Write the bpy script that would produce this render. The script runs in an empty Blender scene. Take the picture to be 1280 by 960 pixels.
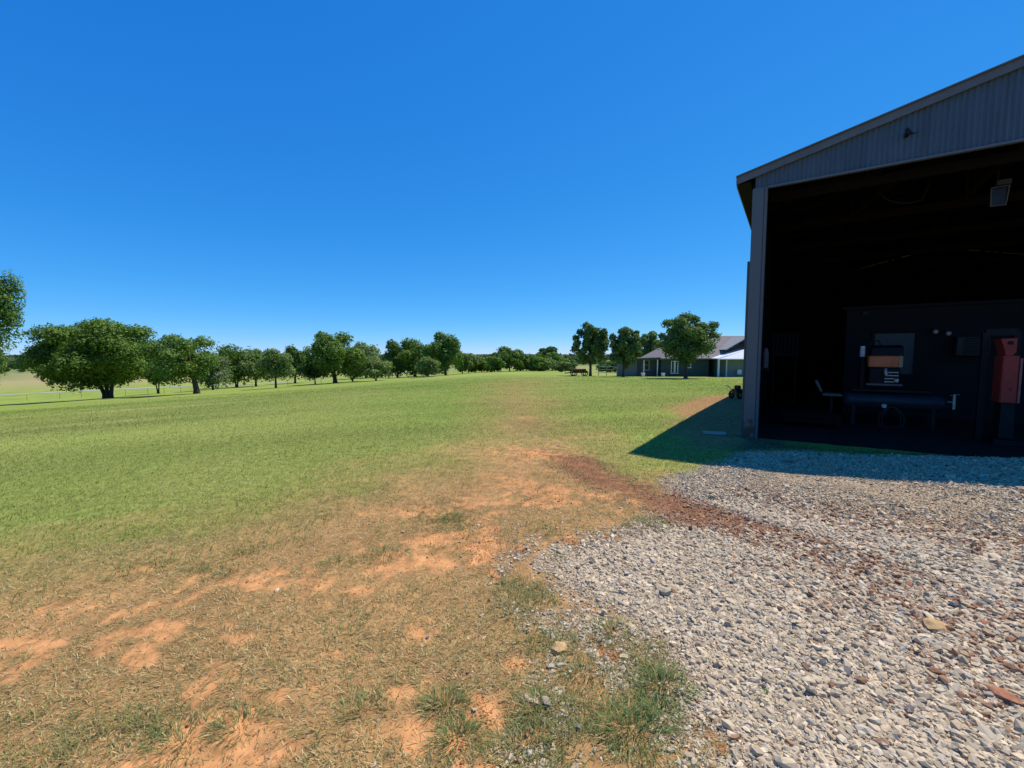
import bpy, math, random
import numpy as np

# ------------------------------------------------------------------ basics
sc = bpy.context.scene
COL = sc.collection
RNG = np.random.default_rng(7)
random.seed(7)
FPX, PITCH, EYE = 530.0, math.radians(4.1), 1.6
SUN_EL, SUN_AZ = math.radians(60.8), math.radians(58.4)

cF = np.array([0, math.cos(PITCH), -math.sin(PITCH)])
cU = np.array([0, math.sin(PITCH), math.cos(PITCH)])
cR = np.array([1.0, 0, 0])
CAM = np.array([0, 0, EYE])


def ray(px, py):
    return cF + cR * (px - 640) / FPX + cU * (480 - py) / FPX


def sr(t, w):
    return w * np.logaddexp(0, t / w)


def sstep(a, b, t):
    k = np.clip((t - a) / (b - a), 0, 1)
    return k * k * (3 - 2 * k)


# value noise -------------------------------------------------------------
_perm = np.random.default_rng(3).random((256, 256))


def vnoise(x, y, seed=0):
    x = x + seed * 17.31
    y = y + seed * 9.77
    xi = np.floor(x).astype(int)
    yi = np.floor(y).astype(int)
    fx = x - xi
    fy = y - yi
    fx = fx * fx * (3 - 2 * fx)
    fy = fy * fy * (3 - 2 * fy)
    a = _perm[xi & 255, yi & 255]
    b = _perm[(xi + 1) & 255, yi & 255]
    c = _perm[xi & 255, (yi + 1) & 255]
    d = _perm[(xi + 1) & 255, (yi + 1) & 255]
    return (a + (b - a) * fx + (c - a) * fy + (a - b - c + d) * fx * fy) * 2 - 1


def fbm(x, y, scale, seed=0, octv=3):
    s = 0
    amp = 1
    tot = 0
    f = 1.0 / scale
    for o in range(octv):
        s = s + amp * vnoise(x * f, y * f, seed + o * 5)
        tot += amp
        amp *= 0.55
        f *= 2.03
    return s / tot


# shed frame ----------------------------------------------------------------
P0 = np.array([4.641, 8.161, 0.0])
uS = np.array([0.8346, -0.5509, 0.0])
vS = np.array([0.5509, 0.8346, 0.0])
SHED_ROT = math.atan2(uS[1], uS[0])


def H(x, y):
    x = np.asarray(x, float)
    y = np.asarray(y, float)
    p = -0.060 * sr(-x - 3, 2.0) - 0.031 * sr(y - 11, 3.0)
    p = np.where(p < -6, -6 - 5 * (1 - np.exp((np.minimum(p, -6) + 6) / 5)), p)
    s = (x - P0[0]) * uS[0] + (y - P0[1]) * uS[1]
    d = (x - P0[0]) * vS[0] + (y - P0[1]) * vS[1]
    b = 0.095 * sr(s, 0.4)
    b = np.minimum(b, 0.42)
    b = b * sstep(-0.1, -1.6, d) * sstep(-8.5, -4.6, d)
    r = np.hypot(x, y)
    n = (0.012 * fbm(x, y, 0.9, 4, 2) + 0.008 * fbm(x, y, 0.13, 9, 2) + .0045 * fbm(x, y, .035, 19, 2) * sstep(7, 3, r)) * sstep(25, 6, r)
    n = n + 0.12 * fbm(x, y, 14, 12, 2) * sstep(8, 40, r)
    return p + b + n


def at(px, py, z=None):
    """where the sight line of a photo pixel meets the ground"""
    d = ray(px, py)
    if z is not None:
        t = (z - EYE) / d[2]
        return CAM + d * t
    t0, t = 0.5, 0.5
    while t < 900:
        q = CAM + d * t
        if q[2] < H(q[0], q[1]):
            break
        t0 = t
        t *= 1.01
    for _ in range(30):
        m = (t0 + t) / 2
        q = CAM + d * m
        if q[2] < H(q[0], q[1]):
            t = m
        else:
            t0 = m
    q = CAM + d * t
    return np.array([q[0], q[1], float(H(q[0], q[1]))])


def at_depth(px, Y):
    x = (px - 640) / FPX * Y
    return np.array([x, Y, float(H(x, Y))])


def z_at(py, Y):
    return EYE + (442 - py) / FPX * Y


def in_shed(px, py, d):
    """shed coordinates (s along the front, z) of a pixel at depth d behind the front"""
    r = ray(px, py)
    t = ((P0 - CAM) @ vS + d) / (r @ vS)
    q = CAM + r * t
    return float((q - P0) @ uS), float(q[2])


# ------------------------------------------------------------------ materials
def new_mat(name):
    m = bpy.data.materials.new(name)
    m.use_nodes = True
    nt = m.node_tree
    return m, nt, nt.nodes['Principled BSDF']


def mat(name, col, rough=0.6, metal=0.0, var=0.25, scale=6.0, bump=0.0, col2=None, spec=0.22):
    m, nt, p = new_mat(name)
    p.inputs['Roughness'].default_value = rough
    p.inputs['Metallic'].default_value = metal
    p.inputs['Specular IOR Level'].default_value = spec
    tc = nt.nodes.new('ShaderNodeTexCoord')
    nz = nt.nodes.new('ShaderNodeTexNoise')
    nz.inputs['Scale'].default_value = scale
    nz.inputs['Detail'].default_value = 6
    nz.inputs['Roughness'].default_value = 0.65
    nt.links.new(tc.outputs['Object'], nz.inputs['Vector'])
    rp = nt.nodes.new('ShaderNodeValToRGB')
    c = np.array(col)
    c2 = np.array(col2) if col2 is not None else c * (1 + var)
    c1 = c * (1 - var) if col2 is None else c
    rp.color_ramp.elements[0].position = 0.32
    rp.color_ramp.elements[1].position = 0.68
    rp.color_ramp.elements[0].color = (*np.clip(c1, 0, 1), 1)
    rp.color_ramp.elements[1].color = (*np.clip(c2, 0, 1), 1)
    nt.links.new(nz.outputs['Fac'], rp.inputs['Fac'])
    nt.links.new(rp.outputs['Color'], p.inputs['Base Color'])
    if bump:
        b = nt.nodes.new('ShaderNodeBump')
        b.inputs['Strength'].default_value = bump
        b.inputs['Distance'].default_value = 0.02
        nt.links.new(nz.outputs['Fac'], b.inputs['Height'])
        nt.links.new(b.outputs['Normal'], p.inputs['Normal'])
    return m


def attr_mat(name, rough=0.9, transl=0.0, fine=0.0, fine_scale=60, bump=0.0, spec=0.3):
    """base colour from the mesh's own 'tint' attribute"""
    m, nt, p = new_mat(name)
    p.inputs['Roughness'].default_value = rough
    p.inputs['Specular IOR Level'].default_value = spec
    a = nt.nodes.new('ShaderNodeAttribute')
    a.attribute_name = 'tint'
    src = a.outputs['Color']
    if fine:
        tc = nt.nodes.new('ShaderNodeTexCoord')
        nz = nt.nodes.new('ShaderNodeTexNoise')
        nz.inputs['Scale'].default_value = fine_scale
        nz.inputs['Detail'].default_value = 5
        nz.inputs['Roughness'].default_value = 0.7
        nt.links.new(tc.outputs['Object'], nz.inputs['Vector'])
        mr = nt.nodes.new('ShaderNodeMapRange')
        mr.inputs['From Min'].default_value = 0.3
        mr.inputs['From Max'].default_value = 0.7
        mr.inputs['To Min'].default_value = 1 - fine
        mr.inputs['To Max'].default_value = 1 + fine
        nt.links.new(nz.outputs['Fac'], mr.inputs['Value'])
        mx = nt.nodes.new('ShaderNodeMix')
        mx.data_type = 'RGBA'
        mx.blend_type = 'MULTIPLY'
        mx.inputs['Factor'].default_value = 1
        nt.links.new(src, mx.inputs['A'])
        nt.links.new(mr.outputs['Result'], mx.inputs['B'])
        src = mx.outputs['Result']
        if bump:
            b = nt.nodes.new('ShaderNodeBump')
            b.inputs['Strength'].default_value = bump
            b.inputs['Distance'].default_value = 0.02
            nt.links.new(nz.outputs['Fac'], b.inputs['Height'])
            nt.links.new(b.outputs['Normal'], p.inputs['Normal'])
    nt.links.new(src, p.inputs['Base Color'])
    if transl:
        t = nt.nodes.new('ShaderNodeBsdfTranslucent')
        hs = nt.nodes.new('ShaderNodeMix')
        hs.data_type = 'RGBA'
        hs.blend_type = 'MULTIPLY'
        hs.inputs['Factor'].default_value = 1
        nt.links.new(src, hs.inputs['A'])
        hs.inputs['B'].default_value = (1.3, 1.5, 0.6, 1)
        nt.links.new(hs.outputs['Result'], t.inputs['Color'])
        mxs = nt.nodes.new('ShaderNodeMixShader')
        mxs.inputs['Fac'].default_value = transl
        out = nt.nodes['Material Output']
        nt.links.new(p.outputs['BSDF'], mxs.inputs[1])
        nt.links.new(t.outputs['BSDF'], mxs.inputs[2])
        nt.links.new(mxs.outputs['Shader'], out.inputs['Surface'])
    return m


# ------------------------------------------------------------------ mesh helpers
def np_mesh(name, V, corner_idx, loop_tot, material, parent=None, tint=None, smooth=False):
    me = bpy.data.meshes.new(name)
    V = np.asarray(V, np.float32)
    ci = np.asarray(corner_idx, np.int32).ravel()
    lt = np.asarray(loop_tot, np.int32)
    ls = np.zeros(len(lt), np.int32)
    ls[1:] = np.cumsum(lt)[:-1]
    me.vertices.add(len(V))
    me.vertices.foreach_set('co', V.ravel())
    me.loops.add(len(ci))
    me.loops.foreach_set('vertex_index', ci)
    me.polygons.add(len(lt))
    me.polygons.foreach_set('loop_start', ls)
    me.polygons.foreach_set('loop_total', lt)
    me.polygons.foreach_set('use_smooth', np.full(len(lt), bool(smooth)))
    me.update(calc_edges=True)
    if tint is not None:
        a = me.attributes.new('tint', 'FLOAT_COLOR', 'POINT')
        c = np.ones((len(V), 4), np.float32)
        c[:, :3] = tint
        a.data.foreach_set('color', c.ravel())
    me.materials.append(material)
    o = bpy.data.objects.new(name, me)
    COL.objects.link(o)
    if parent:
        o.parent = parent
    return o


class MB:
    """collects shapes for ONE mesh object"""

    def __init__(s):
        s.v = []
        s.f = []

    def add(s, V, Fs):
        n = len(s.v)
        s.v += [tuple(map(float, p)) for p in V]
        s.f += [tuple(i + n for i in q) for q in Fs]
        return s

    def box(s, c, size, rz=0.0, ry=0.0, taper=1.0, bev=0.0):
        x, y, z = [k / 2 for k in size]
        if bev <= 0:
            prof = [(-1, -1), (1, -1), (1, 1), (-1, 1)]
            ring = [(a * x, b * y) for a, b in prof]
        else:
            b = min(bev, x * .9, y * .9)
            ring = [(-x + b, -y), (x - b, -y), (x, -y + b), (x, y - b), (x - b, y), (-x + b, y), (-x, y - b), (-x, -y + b)]
        b = min(bev, z * .9)
        lev = [(-z, 1 - (b / max(x, y)) if b else 1), (-z + b, 1), (z - b, 1), (z, 1 - (b / max(x, y)) if b else 1)] if b else [(-z, 1), (z, 1)]
        V = []
        n = len(ring)
        for k, (zz, sc_) in enumerate(lev):
            tp = 1 + (taper - 1) * (zz + z) / (2 * z)
            for (a, d) in ring:
                V.append((a * sc_ * tp, d * sc_ * tp, zz))
        Fs = [tuple(range(n))[::-1], tuple(range(n * (len(lev) - 1), n * len(lev)))]
        for k in range(len(lev) - 1):
            for i in range(n):
                j = (i + 1) % n
                Fs.append((k * n + i, k * n + j, (k + 1) * n + j, (k + 1) * n + i))
        cy, sy = math.cos(ry), math.sin(ry)
        cz, sz = math.cos(rz), math.sin(rz)
        W = []
        for a, d, e in V:
            a, e = a * cy + e * sy, -a * sy + e * cy
            a, d = a * cz - d * sz, a * sz + d * cz
            W.append((a + c[0], d + c[1], e + c[2]))
        return s.add(W, Fs)

    def bar(s, p, q, w, h=None):
        """square bar between two points"""
        h = h or w
        p = np.array(p, float)
        q = np.array(q, float)
        d = q - p
        d /= np.linalg.norm(d)
        up = np.array([0, 0, 1.0]) if abs(d[2]) < .95 else np.array([0, 1.0, 0])
        a = np.cross(d, up)
        a /= np.linalg.norm(a)
        b = np.cross(a, d)
        V = []
        for e in (p, q):
            for i, j in ((-1, -1), (1, -1), (1, 1), (-1, 1)):
                V.append(e + a * i * w / 2 + b * j * h / 2)
        return s.add(V, [(3, 2, 1, 0), (4, 5, 6, 7), (0, 1, 5, 4), (1, 2, 6, 5), (2, 3, 7, 6), (3, 0, 4, 7)])

    def tube(s, pts, rad, n=8, cap=True):
        pts = [np.array(p, float) for p in pts]
        rad = [rad] * len(pts) if np.isscalar(rad) else list(rad)
        V = []
        prev = None
        for i, p in enumerate(pts):
            d = pts[min(i + 1, len(pts) - 1)] - pts[max(i - 1, 0)]
            d /= np.linalg.norm(d) + 1e-9
            if prev is None:
                up = np.array([0, 0, 1.0]) if abs(d[2]) < .9 else np.array([1.0, 0, 0])
                a = np.cross(d, up)
            else:
                a = prev - d * (prev @ d)
            a /= np.linalg.norm(a) + 1e-9
            prev = a
            b = np.cross(d, a)
            for k in range(n):
                t = 2 * math.pi * k / n
                V.append(p + (a * math.cos(t) + b * math.sin(t)) * rad[i])
        Fs = []
        for i in range(len(pts) - 1):
            for k in range(n):
                j = (k + 1) % n
                Fs.append((i * n + k, i * n + j, (i + 1) * n + j, (i + 1) * n + k))
        if cap:
            Fs.append(tuple(range(n))[::-1])
            Fs.append(tuple(range(n * (len(pts) - 1), n * len(pts))))
        return s.add(V, Fs)

    def prism(s, poly, axis, a, b):
        """outline poly in the two other axes, pushed from a to b along axis ('x','y','z')"""
        n = len(poly)
        V = []
        for t in (a, b):
            for (p, q) in poly:
                V.append({'x': (t, p, q), 'y': (p, t, q), 'z': (p, q, t)}[axis])
        Fs = [tuple(range(n))[::-1], tuple(range(n, 2 * n))]
        for i in range(n):
            j = (i + 1) % n
            Fs.append((i, j, n + j, n + i))
        return s.add(V, Fs)

    def build(s, name, material, parent=None, smooth=False, loc=None):
        me = bpy.data.meshes.new(name)
        me.from_pydata(s.v, [], s.f)
        me.materials.append(material)
        import bmesh
        bm = bmesh.new()
        bm.from_mesh(me)
        bmesh.ops.recalc_face_normals(bm, faces=bm.faces)
        bm.to_mesh(me)
        bm.free()
        if smooth:
            for p in me.polygons:
                p.use_smooth = True
            try:
                me.set_sharp_from_angle(angle=math.radians(40))
            except Exception:
                pass
        o = bpy.data.objects.new(name, me)
        COL.objects.link(o)
        if parent:
            o.parent = parent
        if loc is not None:
            o.location = loc
        return o


def thing(name, label, cat, loc, rz=0.0, group=None):
    o = bpy.data.objects.new(name, None)
    o.empty_display_size = 0.3
    COL.objects.link(o)
    o.location = tuple(map(float, loc))
    o.rotation_euler = (0, 0, rz)
    tag(o, label, cat, group)
    return o


def tag(o, label, cat, group=None):
    o['label'] = label
    o['category'] = cat
    if group:
        o['group'] = group
    return o


def kind(o, k):
    o['kind'] = k
    return o


# ------------------------------------------------------------------ ground masks
def poly_px(pts, z=0.0):
    return np.array([at(a, b)[:2] for a, b in pts])


def sdf(x, y, P):
    """signed distance to a polygon, negative inside"""
    d = np.full(x.shape, 1e9)
    inside = np.zeros(x.shape, bool)
    n = len(P)
    for i in range(n):
        ax, ay = P[i]
        bx, by = P[(i + 1) % n]
        ex, ey = bx - ax, by - ay
        t = np.clip(((x - ax) * ex + (y - ay) * ey) / (ex * ex + ey * ey + 1e-12), 0, 1)
        d = np.minimum(d, np.hypot(x - ax - ex * t, y - ay - ey * t))
        c = ((ay > y) != (by > y)) & (x < (bx - ax) * (y - ay) / (by - ay + 1e-12) + ax)
        inside ^= c
    return np.where(inside, -d, d)


def sline(x, y, P):
    d = np.full(x.shape, 1e9)
    for i in range(len(P) - 1):
        ax, ay = P[i]
        bx, by = P[i + 1]
        ex, ey = bx - ax, by - ay
        t = np.clip(((x - ax) * ex + (y - ay) * ey) / (ex * ex + ey * ey + 1e-12), 0, 1)
        d = np.minimum(d, np.hypot(x - ax - ex * t, y - ay - ey * t))
    return d


G_MAIN = np.vstack([poly_px([(905, 575), (862, 588), (832, 600), (838, 628), (800, 662), (730, 678), (690, 700),
                             (735, 740), (800, 775), (835, 800), (860, 850), (880, 905), (905, 955)]),
                    [[0.7, 1.2], [0.5, 0.0], [1, -6], [14, -8], [14, 1.0]], poly_px([(1279, 574), (1100, 570), (1000, 565), (930, 565)])])
G_SPARSE = np.vstack([poly_px([(620, 690), (720, 664), (800, 660), (835, 790), (900, 955)]), [[0.6, 1.2], [0.05, 1.2]],
                      poly_px([(640, 955), (690, 860), (700, 800), (640, 745)])])
TRACK_A = poly_px([(676, 566), (742, 572), (800, 605), (870, 628), (950, 650), (1030, 678), (1080, 702),
                   (985, 672), (890, 656), (832, 645), (775, 624), (720, 596)])
TRACK_A2 = poly_px([(1000, 665), (1080, 690), (1180, 745), (1280, 790), (1280, 870), (1180, 850), (1090, 790), (1030, 720)])
TRACK_B = poly_px([(930, 612), (1060, 636), (1160, 652), (1279, 672), (1279, 702), (1180, 688), (1060, 664), (980, 645)])
TR0, TR1 = at(900, 650), at(1110, 712)
RUTS = [poly_px([(736, 574), (770, 590), (805, 612), (870, 634), (960, 655), (1040, 680)]),
        poly_px([(690, 574), (730, 602), (770, 628), (800, 650), (850, 664)])]
DRY_EDGE = np.vstack([poly_px([(-160, 775), (0, 722), (150, 682), (300, 642), (440, 598), (560, 560), (640, 548), (720, 545), (800, 585), (905, 600)]),
                      [[6, 3], [6, -20], [-25, -20], [-8, 2.2]]])
DUST = poly_px([(960, 592), (1100, 598), (1279, 622), (1279, 668), (1160, 646), (1050, 628)])
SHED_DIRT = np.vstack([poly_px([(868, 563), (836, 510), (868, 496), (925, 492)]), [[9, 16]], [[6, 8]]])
SHADE_STRIP = poly_px([(925, 545), (1279, 582), (1279, 571), (1100, 566), (1000, 562), (920, 564)])  # ground along the shed front, coloured dark to deepen the shadow there
STREAKS = [poly_px([(860, 636), (960, 660), (1060, 690), (1150, 728), (1279, 776)]),
           poly_px([(1000, 640), (1100, 655), (1200, 670), (1279, 684)]),
           poly_px([(880, 655), (980, 684), (1080, 724), (1180, 775), (1279, 832)])]
BARE = [(600, 683, 46, 17), (500, 708, 55, 16), (415, 728, 40, 10), (95, 757, 42, 13), (15, 806, 36, 7), (490, 908, 68, 34),
        (605, 888, 36, 28), (325, 945, 46, 20), (560, 705, 50, 12), (450, 738, 42, 9), (170, 962, 46, 16),
        (715, 675, 24, 16), (545, 676, 34, 10), (345, 730, 30, 9), (180, 757, 20, 7), (175, 712, 24, 6), (420, 822, 42, 9),
        (250, 905, 30, 9), (400, 865, 30, 14), (520, 790, 46, 16), (455, 775, 30, 8), (680, 915, 30, 16), (300, 800, 36, 7),
        (660, 565, 60, 8), (500, 640, 60, 8), (610, 625, 40, 9), (640, 830, 22, 8)]
THIN = [(500, 705, 200, 55), (440, 905, 280, 75), (120, 770, 130, 40), (660, 600, 90, 30)]
BARE_W = []
THIN_W = []
for (cx, cy, rx, ry) in BARE + THIN:
    c = at(cx, cy)
    a = at(cx + rx, cy)
    b = at(cx, cy - ry)
    d = at(cx, cy + ry * .99)
    (THIN_W if (cx, cy, rx, ry) in THIN else BARE_W).append((c[0], c[1], abs(a[0] - c[0]), max(.5 * abs(b[1] - d[1]), .04)))
YEL_LINE = poly_px([(720, 585), (668, 545), (650, 515), (645, 490), (650, 474)])


def soft(sd, feather, n, amp):
    return np.clip(0.5 - (sd + n * amp) / feather, 0, 1)


def masks(x, y):
    n1 = fbm(x, y, 0.55, 1)
    n2 = fbm(x, y, 0.16, 2)
    n3 = fbm(x, y, 2.2, 3)
    n4 = fbm(x, y, 0.055, 6, 2)
    m = {}
    m['gravel'] = soft(sdf(x, y, G_MAIN), 0.30, n1 * .7 + n2 * .6, 0.22)
    sp = soft(sdf(x, y, G_SPARSE), 0.4, n1, 0.25)
    m['verge'] = sp
    m['sparse'] = sp * np.clip(0.42 + 1.5 * n1 + 1.0 * n2, 0, 1)
    tf = np.clip(1.15 - (x - TR0[0]) / (TR1[0] - TR0[0]), 0, 1)
    m['track'] = tf * soft(sdf(x, y, TRACK_A), 0.42, n1 + n2 + .7 * n4, 0.22)
    m['red'] = np.maximum(soft(sdf(x, y, TRACK_A2), 0.9, n1 + n2, 0.5) * 1.0,
                          soft(sdf(x, y, TRACK_B), 0.5, n1 + n2, 0.32) * .95)
    m['dust'] = soft(sdf(x, y, DUST), .7, n1 + n2, .4)
    rut = np.zeros_like(x)
    for L in RUTS:
        rut = np.maximum(rut, np.clip(1.3 - sline(x, y, L) / 0.10, 0, 1))
    stk = np.zeros_like(x)
    for L in STREAKS:
        stk = np.maximum(stk, np.clip(1.25 - sline(x + .10 * n1, y + .10 * n3, L) / .13 + .9 * n2, 0, 1))
    m['red'] = np.maximum(m['red'] * .75, stk * .95)
    m['strip'] = soft(sdf(x, y, SHADE_STRIP), .5, n1, .2)
    m['rut'] = rut * np.clip(.7 + n2, 0, 1)
    bare = np.zeros_like(x)
    for cx, cy, rx, ry in BARE_W:
        q = np.hypot((x - cx) / rx, (y - cy) / ry)
        bare = np.maximum(bare, np.clip(1.10 - q * .95 + 0.95 * n1 + 1.1 * n2 + .8 * n4, 0, 1))
    sdd = sdf(x, y, DRY_EDGE)
    r = np.hypot(x, y)
    dry = soft(sdd, 2.2 + 0.06 * r, n3 * .8 + n1 * .6, 1.0)
    yl = np.clip(1 - sline(x, y, YEL_LINE) / (0.9 + 0.11 * y), 0, 1) * (0.75 + 0.5 * n3) * sstep(80, 20, y)
    dry = np.clip(np.maximum(dry, yl * .8), 0, 1)
    m['dry'] = dry
    thin = np.zeros_like(x)
    for cx, cy, rx, ry in THIN_W:
        thin = np.maximum(thin, np.clip(1.5 - 1.1 * np.hypot((x - cx) / rx, (y - cy) / ry) + .5 * n1, 0, 1))
    m['thin'] = thin
    # thin worn spots through the whole dry part
    worn = np.clip((n1 + .9 * n2 + .5 * n4 - 0.42 + .30 * thin) * 2.6, 0, 1) * dry * sstep(8, 4, r) * sstep(-.2, -1.2, sdd) * .9
    m['bare'] = np.clip(np.maximum(bare, worn) * sstep(0, -.6, sdd), 0, 1) * (1 - np.clip(m['gravel'] * 1.3, 0, 1))
    m['sheddirt_shade'] = np.maximum(soft(sdf(x, y, SHED_DIRT), 0.7, n1 + n3, 0.35), m['strip'])  # brown dirt by the shed, joined with the painted shade strip
    m['n1'], m['n2'], m['n3'] = n1, n2, n3
    return m


def lerp(a, b, t):
    return a + (np.asarray(b) - a) * t[:, None]


def ground_tint(x, y, m):
    n = len(x)
    r = np.hypot(x, y)
    big = fbm(x, y * .35 + x * .15, 5.5, 21)
    wide = fbm(x, y, 22, 22)
    mow = fbm(x * .10 + y * .05, y * .9 - x * .22, 1.6, 27, 2)
    g = lerp(np.tile([0.155, 0.230, 0.030], (n, 1)), [0.215, 0.235, 0.050], np.clip(.42 + .5 * big + .3 * m['n3'], 0, 1))
    g = lerp(g, [0.245, 0.305, 0.048], sstep(25, 90, r) * .7)
    g = lerp(g, [0.28, 0.26, 0.08], np.clip(wide * 1.2, 0, 1) * .55)
    g = g * (1 + .22 * mow * sstep(3, 8, r))[:, None]
    patch = sstep(160, 300, r)
    fld = lerp(np.tile([0.12, 0.19, 0.04], (n, 1)), [0.33, 0.27, 0.12], np.clip(.5 + 2.2 * fbm(x, y, 160, 23, 2), 0, 1))
    g = lerp(g, fld, patch)
    dcol = lerp(np.tile([0.37, 0.205, 0.080], (n, 1)), [0.23, 0.135, 0.052], np.clip(.5 + m['n1'], 0, 1))
    c = lerp(g, dcol, m['dry'])
    c = lerp(c, [0.30, 0.15, 0.065], m['sheddirt_shade'] * .85)
    c = lerp(c, [0.085, 0.065, 0.045], m['strip'] * .9)  # shed-front shade painted into the ground colour
    c = lerp(c, [0.54, 0.258, 0.100], m['bare'] * (.86 + .14 * m['n2']))
    c = lerp(c, [0.31, 0.245, 0.17], np.maximum(m['gravel'] * .95, m['sparse'] * .6))
    c = lerp(c, [0.37, 0.285, 0.19], m['dust'] * m['gravel'] * .9)
    c = lerp(c, [0.235, 0.105, 0.05], m['track'] * .92)
    c = lerp(c, [0.30, 0.155, 0.075], m['red'] * .7)
    c = lerp(c, [0.12, 0.05, 0.026], m['rut'] * m['track'] * .75)
    return np.clip(c, 0.01, 1)


# ------------------------------------------------------------------ ground sheet
fine_a = np.radians(np.arange(-66, 66.01, 0.26))
coarse_a = np.radians(np.arange(69, 291.1, 3.0))
ANG = np.concatenate([fine_a, coarse_a])
RAD = [0.0]
q = 0.35
while q < 6500:
    RAD.append(q)
    q *= 1.0125 if q < 60 else 1.03
RAD = np.array(RAD[1:])
aa, rr = np.meshgrid(ANG, RAD)
gx, gy = (rr * np.sin(aa)).ravel(), (rr * np.cos(aa)).ravel()
gm = masks(gx, gy)
gzv = H(gx, gy) - 0.05 * gm['rut'] * gm['track'] + 0.018 * gm['gravel'] * (gm['n1'])
na, nr = len(ANG), len(RAD)
idx = np.arange(na * nr).reshape(nr, na)
nxt = np.roll(idx, -1, axis=1)
quads = np.stack([idx[:-1], idx[1:], nxt[1:], nxt[:-1]], -1).reshape(-1, 4)
V = np.stack([gx, gy, gzv], 1)
V = np.vstack([V, [[0, 0, float(H(0, 0))]]])
fan = np.stack([np.full(na, len(V) - 1), idx[0], nxt[0]], 1)
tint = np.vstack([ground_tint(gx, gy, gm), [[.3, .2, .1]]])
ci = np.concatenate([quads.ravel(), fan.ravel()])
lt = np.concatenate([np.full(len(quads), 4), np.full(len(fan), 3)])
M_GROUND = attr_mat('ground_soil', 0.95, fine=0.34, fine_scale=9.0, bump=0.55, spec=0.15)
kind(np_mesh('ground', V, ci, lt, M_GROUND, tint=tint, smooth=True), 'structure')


def sector(n, r0, r1, power, half=64):
    """random points in the view's sector, density ~ r**-power"""
    t = RNG.random(n)
    e = 2 - power
    r = (r0 ** e + t * (r1 ** e - r0 ** e)) ** (1 / e)
    a = np.radians(RNG.uniform(-half, half, n))
    return r * np.sin(a), r * np.cos(a), r


def inside_shed(x, y, pad=0.0):
    s = (x - P0[0]) * uS[0] + (y - P0[1]) * uS[1]
    d = (x - P0[0]) * vS[0] + (y - P0[1]) * vS[1]
    return (s > -.3 - pad) & (s < 12.3) & (d > -.05 - pad) & (d < 18.3)


# ------------------------------------------------------------------ gravel
def icosa():
    t = (1 + 5 ** .5) / 2
    v = np.array([(-1, t, 0), (1, t, 0), (-1, -t, 0), (1, -t, 0), (0, -1, t), (0, 1, t), (0, -1, -t), (0, 1, -t), (t, 0, -1), (t, 0, 1), (-t, 0, -1), (-t, 0, 1)], float)
    v /= np.linalg.norm(v[0])
    f = np.array([(0, 11, 5), (0, 5, 1), (0, 1, 7), (0, 7, 10), (0, 10, 11), (1, 5, 9), (5, 11, 4), (11, 10, 2), (10, 7, 6), (7, 1, 8), (3, 9, 4), (3, 4, 2), (3, 2, 6), (3, 6, 8), (3, 8, 9), (4, 9, 5), (2, 4, 11), (6, 2, 10), (8, 6, 7), (9, 8, 1)])
    return v, f


def gravel_points():
    out = []
    for n, r0, r1, pw, a0, a1 in ((300000, 1.0, 4.2, 0.9, -8, 64), (330000, 4.2, 9.5, 1.5, 0, 64), (40000, 9.5, 18, 1.2, 10, 64), (40000, 1.0, 6, 1.2, -64, -4), (110000, 1.5, 12, 1.3, 64, 86)):
        t = RNG.random(n)
        e = 2 - pw
        r = (r0 ** e + t * (r1 ** e - r0 ** e)) ** (1 / e)
        a = np.radians(RNG.uniform(a0, a1, n))
        x, y = r * np.sin(a), r * np.cos(a)
        m = masks(x, y)
        want = m['gravel'] * (1 - .78 * m['track']) * (1 - .40 * m['red']) * (1 - .45 * m['dust'])
        want = np.maximum(want, m['sparse'] * .85 * (1 - .5 * m['track']))
        want = np.maximum(want, m['bare'] * .16)
        want = np.maximum(want, m['dry'] * .012 * (x > -2))
        want = np.maximum(want, m['track'] * .40)
        k = (RNG.random(n) < want) & ~inside_shed(x, y, .25)
        out.append((x[k], y[k], r[k], {a: b[k] for a, b in m.items()}))
    x = np.concatenate([o[0] for o in out])
    y = np.concatenate([o[1] for o in out])
    r = np.concatenate([o[2] for o in out])
    m = {a: np.concatenate([o[3][a] for o in out]) for a in out[0][3]}
    return x, y, r, m


x, y, r, m = gravel_points()
n = len(x)
# angular crushed stone: jittered, skewed boxes with a chipped corner
bv = np.array([(-1, -1, -1), (1, -1, -1), (1, 1, -1), (-1, 1, -1), (-1, -1, 1), (1, -1, 1), (1, 1, 1), (-1, 1, 1)], float) * .78
iff = np.array([(0, 2, 1), (0, 3, 2), (4, 5, 6), (4, 6, 7), (0, 1, 5), (0, 5, 4), (1, 2, 6), (1, 6, 5), (2, 3, 7), (2, 7, 6), (3, 0, 4), (3, 4, 7)])
shapes = []
for k in range(48):
    w = bv * (1 + RNG.normal(0, .15, (8, 3)))
    w[4:, :2] *= RNG.uniform(.45, .95)
    w[:4, :2] *= RNG.uniform(.75, 1.05)
    w[4:, 0] += RNG.normal(0, .25)
    w[RNG.integers(0, 8)] *= RNG.uniform(.35, .7)
    w[RNG.integers(0, 8)] *= RNG.uniform(1.0, 1.2)
    shapes.append(w)
shapes = np.array(shapes)
iv, icf = icosa()
rocks = []
for k in range(48):
    w = iv * (1 + RNG.normal(0, .10, (12, 1)))
    q = np.linalg.qr(RNG.normal(0, 1, (3, 3)))[0]
    w = (w @ q)
    w = np.clip(w, -RNG.uniform(.5, .85, 3), RNG.uniform(.5, .85, 3)) * 1.15
    w[:, 0] += w[:, 2] * RNG.normal(0, .25)
    rocks.append(w)
rocks = np.array(rocks)
size = np.exp(RNG.normal(math.log(0.0062), 0.47, n)) * (1 + .085 * np.maximum(r - 2.2, 0))
core = m['gravel'] > .85
size = np.where(core, size, size * .75)
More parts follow.
